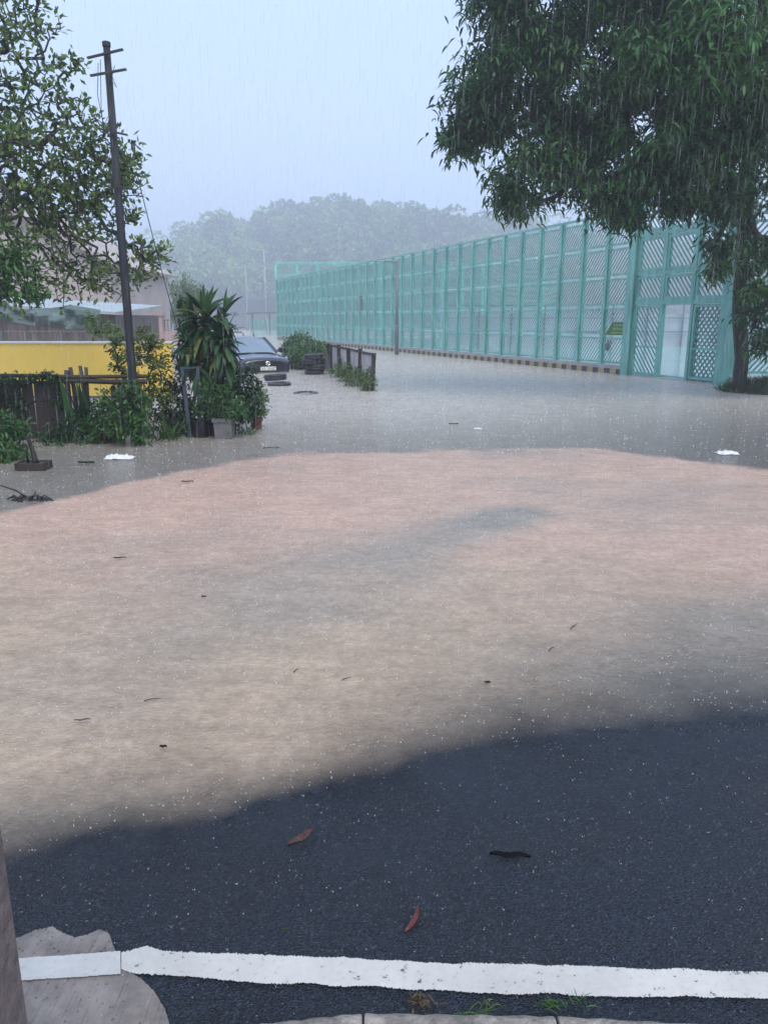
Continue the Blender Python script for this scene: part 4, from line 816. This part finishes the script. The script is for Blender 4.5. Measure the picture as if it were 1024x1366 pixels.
for i, (dx, dy, z, lab) in enumerate(((0.03, 0, 0.0, 'lowest tyre of the black stack by the board fence'), (0.07, 0.02, 0.17, 'second tyre up in the black stack by the board fence'), (-0.07, 0.0, 0.34, 'third tyre up in the black stack by the board fence'), (0.03, 0.0, 0.51, 'topmost tyre of the black stack by the board fence'))):
    o = tag(link('tyre', tm), lab, 'tyre', 'old black tyres'); o.location = (ts[0] + dx, ts[1] + 0.3 + dy, z + 0.04); o.rotation_euler = (R(2 * (-1) ** i), R(1.5 * (i - 1)), i)
for px, py, z, rx_, lab in ((371, 515, 0.0, 1, 'lower half sunk tyre in the water in front of the car'), (366, 511, 0.15, -3, 'tyre lying on a sunk tyre in front of the car'), (406, 526, -0.055, 3, 'lone tyre almost covered by the water')):
    p = at(px, py, z=0); o = tag(link('tyre', tm), lab, 'tyre', 'old black tyres'); o.location = (p[0], p[1] + 0.25, z - 0.01); o.rotation_euler = (R(rx_), R(-2), 0.5)

def make_car():
    p = at(352, 498, z=0.0)
    hd = math.atan2(-0.93, 0.36) + R(6)
    t_ = thing('parked_car', 'dark navy car standing bumper deep in the flood water', 'car', (p[0] + 0.12, p[1] + 0.1, -0.33), hd)
    # local: +x forward (nose at x=0), y left, z up from the ground
    W2 = 0.89
    st = [(-4.45, 0.55, 0.92, 0.80), (-4.35, 0.40, 1.00, 0.90), (-3.6, 0.28, 1.02, 0.98), (-2.9, 0.26, 0.98, 1.0), (-1.6, 0.25, 0.95, 1.0), (-1.0, 0.25, 0.90, 0.995), (-0.5, 0.25, 0.86, 0.98), (-0.18, 0.26, 0.82, 0.94), (-0.05, 0.28, 0.76, 0.88), (0.0, 0.30, 0.68, 0.84)]
    mb = MB(); ring = 12; vs = []
    for (x_, zl, zh, wf) in st:
        w_ = W2 * wf; mid = (zl + zh) / 2
        prof = [(0, zl), (w_ * 0.8, zl), (w_ * 0.97, zl + 0.08), (w_, mid), (w_ * 0.975, zh - 0.10), (w_ * 0.86, zh - 0.015), (0, zh + 0.035)]
        full = prof + [(-a_, b_) for a_, b_ in prof[-2:0:-1]]
        vs += [(x_, a_, b_) for a_, b_ in full]
    ring = 12
    fs = [(i * ring + k, i * ring + (k + 1) % ring, (i + 1) * ring + (k + 1) % ring, (i + 1) * ring + k) for i in range(len(st) - 1) for k in range(ring)]
    fs += [tuple(range(ring - 1, -1, -1)), tuple((len(st) - 1) * ring + k for k in range(ring))]
    body = mb.add(vs, fs).build('body', M['car'], t_, smooth=True); sd_ = body.modifiers.new('sub', 'SUBSURF'); sd_.levels = sd_.render_levels = 2
    # cabin: glass band, pillars, roof
    lo = [(-1.12, 0.70, 0.93), (-1.35, 0.80, 0.95), (-3.55, 0.78, 1.0), (-4.05, 0.68, 1.02)]; hi = [(-1.95, 0.56, 1.39), (-2.0, 0.60, 1.40), (-3.1, 0.58, 1.40), (-3.35, 0.52, 1.38)]
    def q4(a_, b_, c_, d_, name, m): return MB().add([a_, b_, c_, d_], [(0, 1, 2, 3)]).build(name, m, t_)
    for s_ in (1, -1):
        P = [(x_, s_ * y_, z_) for x_, y_, z_ in lo]; Q = [(x_, s_ * y_, z_) for x_, y_, z_ in hi]
        q4(P[1], P[2], Q[2], Q[1], 'side_window', M['glass'])
        MB().bar(P[0], Q[0], 0.07, 0.05, up=(0, 1, 0)).bar(P[1], Q[1], 0.05, 0.04, up=(0, 1, 0)).build('windscreen_pillar', M['car'], t_)
        MB().bar(P[2], Q[2], 0.30, 0.04, up=(0, 1, 0)).build('rear_pillar', M['car'], t_)
        q4((P[0][0], P[0][1], P[0][2]), P[1], Q[1], Q[0], 'quarter_glass', M['carblack'])
        mr = MB().add(rot([(sx * 0.06, sy * 0.11, sz * 0.075) for sx in (-1, 1) for sy in (-1, 1) for sz in (-1, 1)]) + np.array((-1.42, s_ * 1.0, 1.0)), [(0, 1, 3, 2), (4, 6, 7, 5), (0, 4, 5, 1), (2, 3, 7, 6), (0, 2, 6, 4), (1, 5, 7, 3)])
        mr.bar((-1.42, s_ * 0.82, 0.95), (-1.42, s_ * 0.92, 0.98), 0.06, 0.04); mr.build('mirror', M['carblack'], t_, bevel=0.025)
    mbw = MB(); nw = 9; vv = []
    for i in range(nw):
        f = -1 + 2 * i / (nw - 1); bow = 0.10 * (1 - f * f)
        vv += [(-1.12 + bow, f * 0.70, 0.93 + 0.02 * (1 - f * f)), (-1.95 + bow * 0.7, f * 0.56, 1.385 + 0.03 * (1 - f * f))]
    mbw.add(vv, [(2 * i, 2 * i + 2, 2 * i + 3, 2 * i + 1) for i in range(nw - 1)]).build('windscreen', M['glass'], t_, smooth=True)
    V, F = sheet(np.linspace(-3.38, -1.86, 9), np.linspace(-0.60, 0.60, 9), lambda x, y: 1.40 + 0.05 * (1 - (y / 0.6) ** 2) - 0.05 * ((x + 2.6) / 0.76) ** 2)
    ro = link('roof', npmesh('roof', V, F, smooth=True), M['car'], t_); md = ro.modifiers.new('s', 'SOLIDIFY'); md.thickness = 0.03
    q4((-3.35, 0.52, 1.38), (-3.35, -0.52, 1.38), (-4.05, -0.68, 1.02), (-4.05, 0.68, 1.02), 'rear_window', M['glass'])
    # face
    MB().add([(0.012, -0.50, 0.40), (0.012, 0.50, 0.40), (0.012, 0.46, 0.69), (0.012, -0.46, 0.69), (-0.06, -0.50, 0.40), (-0.06, 0.50, 0.40), (-0.06, 0.46, 0.69), (-0.06, -0.46, 0.69)], [(0, 1, 2, 3), (0, 4, 5, 1), (2, 6, 7, 3), (1, 5, 6, 2), (0, 3, 7, 4)]).build('grille', M['carblack'], t_)
    for z in (0.42, 0.47, 0.58): MB().box((0.02, 0, z), (0.012, 0.9, 0.012)).build('grille_bar', M['carblack'], t_)
    em = MB(); n_ = 18
    em.tube([(0.035, 0.075 * math.cos(2 * math.pi * k / n_), 0.64 + 0.055 * math.sin(2 * math.pi * k / n_)) for k in range(n_ + 1)], 0.011, 6); em.tube([(0.035, -0.05, 0.61), (0.035, 0, 0.66), (0.035, 0.05, 0.61)], 0.012, 6); em.build('emblem', M['chrome'], t_)
    pl = MB().box((0.045, 0, 0.48), (0.015, 0.52, 0.115)).build('number_plate', M['plate'], t_)
    ch = MB(); rr = random.Random(2)
    for k in range(7):
        if k == 2: continue
        yk = -0.20 + k * 0.066
        ch.box((0.055, yk, 0.48), (0.004, 0.012, 0.075)); ch.box((0.055, yk + 0.016, 0.48 + rr.choice((-0.03, 0, 0.03))), (0.004, 0.032, 0.012))
    ch.build('plate_characters', M['carblack'], pl)
    for s_ in (1, -1):
        P = np.array([(-0.10, 0.48, 0.585), (-0.18, 0.60, 0.56), (-0.42, 0.80, 0.62), (-0.62, 0.85, 0.76), (-0.36, 0.74, 0.73), (-0.16, 0.52, 0.665)]) * np.array((1, s_, 1)) + np.array((0.05, 0.03 * s_, 0.06))
        Q = P - np.array((0.10, 0.05 * s_, 0)); n_ = 6
        MB().add(list(P) + list(Q), [tuple(range(6))] + [(i, (i + 1) % 6, 6 + (i + 1) % 6, 6 + i) for i in range(6)]).build('headlight', M['lens'], t_)
        P2 = P[3:6] + np.array((0.012, 0, 0.012)); MB().tube([P2[0], P2[1], P2[2]], 0.014, 6).build('daylight_strip', M['chrome'], t_)
        for xw in (-0.95, -3.65):
            wh = link('wheel', tm, M['black'], t_); wh.location = (xw, s_ * 0.80, 0.31); wh.rotation_euler = (math.pi / 2, 0, 0)
            MB().lathe([(0.02, 0.05), (0.16, 0.05), (0.18, 0.02), (0.18, -0.05)], 16).build('rim', M['steel'], wh)
    MB().box((-0.02, 0, 0.345), (0.10, 1.30, 0.03)).build('bumper_lip', M['steel'], t_, bevel=0.01)
make_car()

# ------------------------------------------------------------------ grass bank on the right
gb = np.array((10.0, 18.7, 0.0))
def bank(x, y):
    r_ = np.hypot((x - gb[0]) / 2.1, (y - gb[1]) / 1.5); return -0.08 + 0.32 * np.clip(1 - r_ ** 2, 0, 1)
V, F = sheet(np.linspace(7.8, 13, 50), np.linspace(17.1, 20.2, 32), bank)
tag(link('grass_bank', npmesh('grass_bank', V, F, smooth=True), M['soil']), 'small earth bank under the mango tree', 'bank', kind='structure')
rg = np.random.default_rng(91); n = 9000
xy = np.stack([gb[0] + rg.uniform(-2.1, 3, n), gb[1] + rg.uniform(-1.5, 1.3, n)], 1); z = bank(xy[:, 0], xy[:, 1]); kk = z > -0.02; xy = xy[kk]; z = z[kk]; n = len(z)
o = leafobj('grass', np.stack([xy[:, 0], xy[:, 1], z], 1), unit(np.stack([rg.normal(0, .5, n), rg.normal(0, .5, n), np.ones(n)], 1)), rg.uniform(0.12, 0.32, n), 0.012, rg.uniform(0.3, 1.8, n), 3, M['leaf_grass'], rg=rg)
tag(o, 'rough wet grass on the bank under the mango tree', 'grass', kind='stuff')

# ------------------------------------------------------------------ wooded hill far behind
HK = 2.9
def hz(x, y):
    x = np.asarray(x, float) / HK; y = np.asarray(y, float) / HK
    ridge = np.interp(x, [-70, -48, -40, -35, -27, -8, 6, 16, 24, 40, 80, 140], [1.0, 2.5, 6.0, 8.5, 11.8, 14.8, 14.0, 12.2, 10.8, 9.0, 6.5, 4.0])
    return HK * ridge * sm(100, 150, y) * (1 - 0.6 * sm(170, 230, y)) - 0.35
V, F = sheet(np.linspace(-90, 160, 60) * HK, np.linspace(98, 230, 40) * HK, hz)
M['hill'] = mat('hill_undergrowth', (0.035, 0.06, 0.025), 0.9, 0.4, 0.5, 0.5, 3)
tag(link('hill', npmesh('hill', V, F, smooth=True), M['hill']), 'low hill covered by trees behind the court', 'hill', kind='structure')
rg = np.random.default_rng(93); PP, DD, TT = [], [], []
for k in range(760):
    yy = HK * (102 + 60 * rg.random() ** 0.8); xx = HK * rg.uniform(-62, 75); zz = float(hz(xx, yy)); r_ = rg.uniform(3.5, 9.5); h = rg.uniform(6.0, 17.0)
    n = 450 if xx < 95 else 140; tone = rg.random() ** 1.4 * 0.75
    for s_ in range(3):
        off = rg.normal(size=3) * r_ * np.array((0.5, 0.5, 0.35)); rr = r_ * rg.uniform(0.5, 0.8); nn = n // 3
        q, dd_ = blob((0, 0, 0), (rr, rr, rr * 0.8), nn, 0.75, rg)
        PP.append(q + off + np.array((xx, yy, zz + h))); DD.append(unit(dd_ * 0.7 + rdirs(nn, rg) * 0.7)); TT.append(np.clip(tone + 0.3 * rg.random(nn) + 0.1 * rg.random(), 0, 1))
PP = np.concatenate(PP); DD = np.concatenate(DD); TT = np.concatenate(TT)
o = leafobj('hillside_wood', PP, DD, rg.uniform(1.4, 3.0, len(PP)), rg.uniform(1.0, 2.0, len(PP)), 0.5, 2, M['leaf_wood'], None, TT, rg=rg)
tag(o, 'dense hazy wood covering the hill behind the court', 'wood', kind='stuff')
# feathery pale bamboo clump beyond the garden
rg = np.random.default_rng(94); bb = spot(250, 450, 58)
bm = thing('bamboo_clump', 'pale feathery bamboo clump beyond the pink wall', 'bamboo', bb); PP, DD = [], []; mbs = MB()
for k in range(46):
    a0 = rg.uniform(0, 2 * math.pi); s_ = rg.uniform(0.2, 2.1); h = rg.uniform(2.6, 5.2) * (1 - 0.12 * s_); tip = np.array((math.cos(a0) * s_, math.sin(a0) * s_ * 0.7, h)); pts = [np.array((math.cos(a0) * 0.3, math.sin(a0) * 0.3, -0.2)) * (1 - f) + tip * np.array((f * f, f * f, 1 - (1 - f) ** 1.6)) for f in np.linspace(0, 1, 6)]
    mbs.tube(pts, [0.03, 0.03, 0.025, 0.02, 0.015, 0.008], 4)
    f = rg.random(120) ** 0.7; base = np.stack([np.interp(f, np.linspace(0, 1, 6), [p_[i] for p_ in pts]) for i in range(3)], 1)
    PP.append(base + rg.normal(0, 0.22, (120, 3))); DD.append(unit(rdirs(120, rg) + np.array((0, 0, -0.3))))
mbs.build('canes', M['leaf_bamboo'], bm)
leafobj('foliage', np.concatenate(PP), np.concatenate(DD), 0.34, 0.075, 0.8, 2, M['leaf_bamboo'], bm, rg=rg)

# ------------------------------------------------------------------ foreground left: pillar and pale slab
gp = thing('gate_pillar', 'brown grey granite pillar edge at the lower left corner', 'pillar', (-0.75, 0.86, 0.0))
MB().box((0, 0, 1.0), (0.406, 0.20, 2.2)).build('shaft', M['granite'], gp, bevel=0.006); MB().box((0, 0, 2.13), (0.5, 0.3, 0.06)).build('cap', M['granite'], gp, bevel=0.006)
p = onroad(40, 1372, 0.03); tag(MB().prism([(p[0] - 0.25, p[1] - 0.2), (p[0] + 0.06, p[1] - 0.2), (p[0] + 0.025, p[1] - 0.01), (p[0] - 0.03, p[1] + 0.02), (p[0] - 0.25, p[1] + 0.03)], p[2] - 0.03, p[2]).build('plastic_sheet', mat('pale_blue_plastic', (0.6, 0.68, 0.74), 0.3, 0.05, 5, 0.0), bevel=0.008), 'corner of a pale blue plastic sheet beside the granite pillar', 'sheet')

# ------------------------------------------------------------------ fallen leaves, pods, litter and weeds
def fallen(name, label, cat, px, py, L, W, ang, m, curl=0.3, lift=0.02, dz=0.004, serr=0.0, n=11):
    p = onroad(px, py, dz) if py > 1000 else at(px, py, z=0.012)
    mb = MB(); vs = []
    for k in range(n):
        f = k / (n - 1); hw = W / 2 * (math.sin(math.pi * min(1, f * 0.96 + 0.04)) ** 0.7) * (1 + serr * (1 if k % 2 else -1)); bend = curl * L * (f - 0.5) ** 2; zz = lift * (0.35 + 0.65 * math.sin(f * 5 + 1) ** 2)
        vs += [((f - 0.5) * L, -hw + bend, zz + 0.35 * W), ((f - 0.5) * L, bend, zz), ((f - 0.5) * L, hw + bend, zz + 0.25 * W)]
    mb.add(vs, [q_ for k in range(n - 1) for q_ in ((k * 3, k * 3 + 1, k * 3 + 4, k * 3 + 3), (k * 3 + 1, k * 3 + 2, k * 3 + 5, k * 3 + 4))])
    o = tag(mb.build(name, m, smooth=True), label, cat); o.location = tuple(p); o.rotation_euler = (0, 0, R(ang)); md = o.modifiers.new('s', 'SOLIDIFY'); md.thickness = 0.0012; return o
fallen('fallen_leaf', 'brown serrated dead leaf lying on the wet asphalt', 'leaf', 403, 1121, 0.115, 0.034, 48, M['deadleaf'], 0.2, 0.008, serr=0.16, n=15)
fallen('fallen_leaf', 'black curled leaf lying on the wet asphalt', 'leaf', 680, 1146, 0.13, 0.032, -4, M['darkleaf'], 0.1, 0.012, serr=0.1, n=13)
fallen('fallen_leaf', 'tiny pale yellow leaf near the white line', 'leaf', 381, 1240, 0.032, 0.006, 8, M['leaf_bamboo'], 0.1, 0.003)
p = onroad(547, 1226, 0.012); pts = [np.array((0.022 - 0.05 * (k / 9 - 0.9) ** 2, 0.05 * (k / 9 * 2 - 1), 0.002)) for k in range(10)]
o = tag(MB().tube(pts, [0.003, 0.007, 0.009, 0.010, 0.0105, 0.010, 0.009, 0.008, 0.006, 0.002], 10).build('seed_pod', M['redpod'], smooth=True), 'curved dark red seed pod lying near the white line', 'pod'); o.location = tuple(p)
for px, py, L, W, a_, m, lab in ((250, 643, 0.13, 0.03, 5, 'darkleaf', 'dark floating leaf left of centre at the edge of the brown water'), (160, 745, 0.09, 0.02, 10, 'darkleaf', 'small dark floating leaf on the left of the brown water'),
        (115, 618, 0.2, 0.06, 0, 'leaf_green', 'green sprig floating below the garden fence'), (272, 797, 0.03, 0.02, 0, 'darkleaf', 'tiny black floating seed left of centre'), (650, 912, 0.03, 0.02, 0, 'darkleaf', 'tiny black floating seed right of centre'), (218, 998, 0.03, 0.02, 0, 'darkleaf', 'tiny black floating seed near the muddy edge on the left'),
        (110, 962, 0.07, 0.012, 12, 'deadleaf', 'thin brown floating leaf in the lower left of the muddy water'), (60, 1052, 0.03, 0.02, 40, 'darkleaf', 'dark floating scrap near the muddy edge at far left'), (605, 566, 0.16, 0.04, 0, 'darkleaf', 'dark floating leaf in the grey water before the gate')):
    fallen('floating_leaf', lab, 'leaf', px, py, L, W, a_, M[m], 0.2, 0.006)
def twig(label, px, py, L, ang, r_=0.0026, br=1):
    L *= 0.65
    p = at(px, py, z=0.006); rr = random.Random(int(px)); mb = MB(); mb.tube([(L * (f - 0.5), 0.06 * L * math.sin(5 * f), 0.004 + 0.02 * L * math.sin(3 * f)) for f in np.linspace(0, 1, 6)], [r_, r_, r_ * 0.9, r_ * 0.8, r_ * 0.6, r_ * 0.4], 6)
    for k in range(br):
        f = rr.uniform(-0.2, 0.3); mb.tube([(L * f, 0, 0.006), (L * (f + 0.15), L * 0.14 * rr.choice((-1, 1)), 0.03 * L + 0.006)], [r_ * 0.7, r_ * 0.3], 5)
    o = tag(mb.build('floating_twig', M['bark']), label, 'twig'); o.location = tuple(p); o.rotation_euler = (0, 0, R(ang))
twig('bent thin twig floating right of centre in the brown water', 765, 836, 0.16, 60); twig('short twig floating low right of centre', 735, 866, 0.1, 60); twig('long twig floating below the garden clump', 362, 598, 0.40, 6, 0.006, 2)
twig('pale forked twig floating in the lower left brown water', 204, 934, 0.12, 25); twig('thin twig floating at the centre of the brown water', 462, 906, 0.08, 40); twig('short straight twig floating on the left of centre', 395, 895, 0.07, 70)
p = at(40, 668, z=0.0); bt = thing('branch_debris', 'dark tangle of broken branches in the water at far left', 'branch', p); r_ = random.Random(5)
for k in range(16):
    a_ = r_.uniform(0, math.pi); L = r_.uniform(0.12, 0.32); cx = r_.uniform(-0.15, 0.15); MB().tube([(cx - L / 2 * math.cos(a_), -L * 0.3 * math.sin(a_), 0.005), (cx, 0, r_.uniform(0.02, 0.06)), (cx + L / 2 * math.cos(a_), L * 0.3 * math.sin(a_), 0.004)], [0.005, 0.008, 0.004], 6).build('twig', M['bark'], bt)
MB().tube([(-0.40, 0.05, 0.13), (-0.28, 0.02, 0.15), (-0.12, 0, 0.10), (0.0, 0, 0.02)], [0.004, 0.006, 0.008, 0.01], 7).build('twig', M['bark'], bt, smooth=True)
MB().tube([(0.02, 0, 0.02), (0.07, 0.0, 0.09), (0.02, 0.0, 0.11)], [0.006, 0.005, 0.003], 6).build('twig', M['bark'], bt, smooth=True)
def crumple(name, label, cat, px, py, sx, sy, h, seed):
    p = at(px, py, z=0.0); V, F = sheet(np.linspace(-1, 1, 26), np.linspace(-1, 1, 14), lambda x, y: 0 * x)
    e = np.clip(1 - V[:, 0] ** 2 * 0.9 - V[:, 1] ** 2 * 0.9, 0, 1); z = h * (vnoise(V[:, 0] * 4 + seed, V[:, 1] * 4 + seed, seed, 3) * 1.7 - 0.55) * e ** 0.5 + 0.004
    V = np.stack([V[:, 0] * sx / 2 * (1 + 0.2 * vnoise(V[:, 1] * 3 + 9, V[:, 0] * 2 + 9, seed)), V[:, 1] * sy / 2, z], 1); o = tag(link(name, npmesh(name, V, F), M['foam']), label, cat); o.location = tuple(p)
crumple('plastic_bag', 'crumpled white plastic bag floating below the garden fence', 'bag', 160, 611, 0.32, 0.22, 0.07, 4)
crumple('foam_scrap', 'long white foam scrap floating at the right edge', 'scrap', 969, 605, 0.24, 0.2, 0.06, 6)
crumple('foam_scrap', 'small flat white scrap floating in front of the gate', 'scrap', 637, 572, 0.11, 0.14, 0.02, 9)
crumple('foam_scrap', 'white foam scrap at the foot of the shrubs behind the pole', 'scrap', 219, 580, 0.12, 0.12, 0.16, 12)
def kerb_weed(label, px, py, n, L, seed, m='leaf_vine'):
    p = onroad(px, py, 0.0); p[2] += 0.01
    rg = np.random.default_rng(seed); t_ = thing('kerb_weed', label, 'weed', p, 0, 'weeds along the kerb')
    P = np.stack([rg.normal(0, .018, n), rg.normal(0, .008, n), np.zeros(n)], 1); D = unit(np.stack([rg.normal(0, .7, n), rg.normal(0, .4, n), np.ones(n)], 1)); leafobj('blades', P, D, rg.uniform(.4, 1.2, n) * L, 0.0032, rg.uniform(0.3, 2.2, n), 4, M[m], t_, rg=rg)
kerb_weed('green grass tuft growing at the kerb right of centre', 737, 1346, 34, 0.05, 101); kerb_weed('thin grass tuft growing at the kerb below centre', 628, 1362, 30, 0.06, 102); kerb_weed('pale yellow-green sprig at the kerb', 662, 1346, 14, 0.03, 103, 'leaf_bamboo'); kerb_weed('small sprig at the kerb right of the grass tuft', 775, 1345, 16, 0.035, 104); kerb_weed('dry brown straw heap against the kerb', 560, 1342, 70, 0.028, 105, 'straw')

# ------------------------------------------------------------------ rain: splashes on the ground and water, falling drops
rg = np.random.default_rng(111)
n = 21000; y = 1.35 * (32 / 1.35) ** (rg.random(n) ** 0.85); x = (rg.random(n) - 0.5) * (y * 1.18 + 0.6)
z = np.where(y < y_near(x), gz(x, y), 0.0) + 0.001; g_ = np.clip(rg.lognormal(-0.35, 0.5, n), 0.2, 1.7); g_ = np.where(y < y_near(x), g_ * np.where(rg.random(n) < 0.5, 0.75, 0.35), g_)
C = np.stack([x, y, z], 1); S_ = np.stack([g_ * 0.00085 * y ** 0.72, g_ * 0.0017 * y ** 0.75 * rg.uniform(0.6, 1.6, n)], 1)
C2 = C + np.stack([rg.normal(0, 2.0, len(C)) * S_[:, 0], rg.normal(0, 2.0, len(C)) * S_[:, 0], S_[:, 1] * 0.8], 1); C = np.concatenate([C, C2]); S_ = np.concatenate([S_, S_ * np.array((0.7, 0.5))])
oct_ = np.array([(1, 0, .4), (0, 1, .4), (-1, 0, .4), (0, -1, .4), (0, 0, 1), (0, 0, 0)]); fo = np.array([(0, 1, 4), (1, 2, 4), (2, 3, 4), (3, 0, 4), (1, 0, 5), (2, 1, 5), (3, 2, 5), (0, 3, 5)])
V = C[:, None] + oct_[None] * np.stack([S_[:, 0], S_[:, 0], S_[:, 1]], 1)[:, None]
F = (np.arange(len(C)) * 6)[:, None, None] + fo[None]
M['splash'], t, b = nodes('splash_water'); b.inputs['Base Color'].default_value = (0.78, 0.80, 0.83, 1); b.inputs['Roughness'].default_value = 0.14
tag(link('rain_splashes', npmesh('rain_splashes', V.reshape(-1, 3), F.reshape(-1, 3)), M['splash']), 'tiny rain splashes leaping from the water and asphalt', 'splashes', kind='stuff')
n = 9000; y = 5.0 * (22 / 5.0) ** rg.random(n); x = (rg.random(n) - 0.5) * (y * 1.25 + 1.0); z = rg.random(n) * (0.62 * y + 2.2)
L = rg.uniform(0.10, 0.30, n) * (0.5 + y / 14); wd = (0.0008 + 0.00008 * y) * rg.uniform(0.35, 1.25, n)
P = np.stack([x, y, z], 1); P[0] = at(155, 1008, Y=2.9); L[0] = 0.11; wd[0] = 0.006
V = np.stack([P + np.stack([wd, 0 * y, 0.5 * L], 1), P + np.stack([-0.5 * wd, 0.87 * wd, 0.5 * L], 1), P + np.stack([-0.5 * wd, -0.87 * wd, 0.5 * L], 1), P + np.stack([0 * y + 0.004, 0 * y, L], 1), P], 1)
F = (np.arange(n) * 5)[:, None, None] + np.array([(0, 1, 3), (1, 2, 3), (2, 0, 3), (1, 0, 4), (2, 1, 4), (0, 2, 4)])[None]
m, t, b = nodes('rain_water'); b.inputs['Base Color'].default_value = (0.95, 0.96, 0.98, 1); b.inputs['Roughness'].default_value = 0.3
trl = N(t, 'ShaderNodeBsdfTranslucent'); trl.inputs[0].default_value = (0.95, 0.96, 0.98, 1); mt2 = N(t, 'ShaderNodeMixShader'); mt2.inputs[0].default_value = 0.5
t.links.new(b.outputs[0], mt2.inputs[1]); t.links.new(trl.outputs[0], mt2.inputs[2])
tp = N(t, 'ShaderNodeBsdfTransparent'); ms = N(t, 'ShaderNodeMixShader'); ms.inputs[0].default_value = 0.24
t.links.new(tp.outputs[0], ms.inputs[1]); t.links.new(mt2.outputs[0], ms.inputs[2]); t.links.new(ms.outputs[0], t.nodes['Material Output'].inputs[0])
tag(link('falling_rain', npmesh('falling_rain', V.reshape(-1, 3), F.reshape(-1, 3)), m), 'slender drops of heavy rain falling over the road', 'rain', kind='stuff')

# ------------------------------------------------------------------ hazy air
hb = MB().box((0, 0, 35.8), (1500, 1500, 74.4)).build('haze', None)
m = bpy.data.materials.new('rain_haze'); m.use_nodes = True; t = m.node_tree; t.nodes.clear()
o_ = t.nodes.new('ShaderNodeOutputMaterial'); pv = t.nodes.new('ShaderNodeVolumePrincipled')
pv.inputs['Color'].default_value = (0.88, 0.92, 1.0, 1); pv.inputs['Density'].default_value = 0.0026; pv.inputs['Anisotropy'].default_value = 0.2
t.links.new(pv.outputs[0], o_.inputs['Volume']); hb.data.materials.append(m)
tag(hb, 'pale rain haze filling the air', 'haze', kind='stuff')
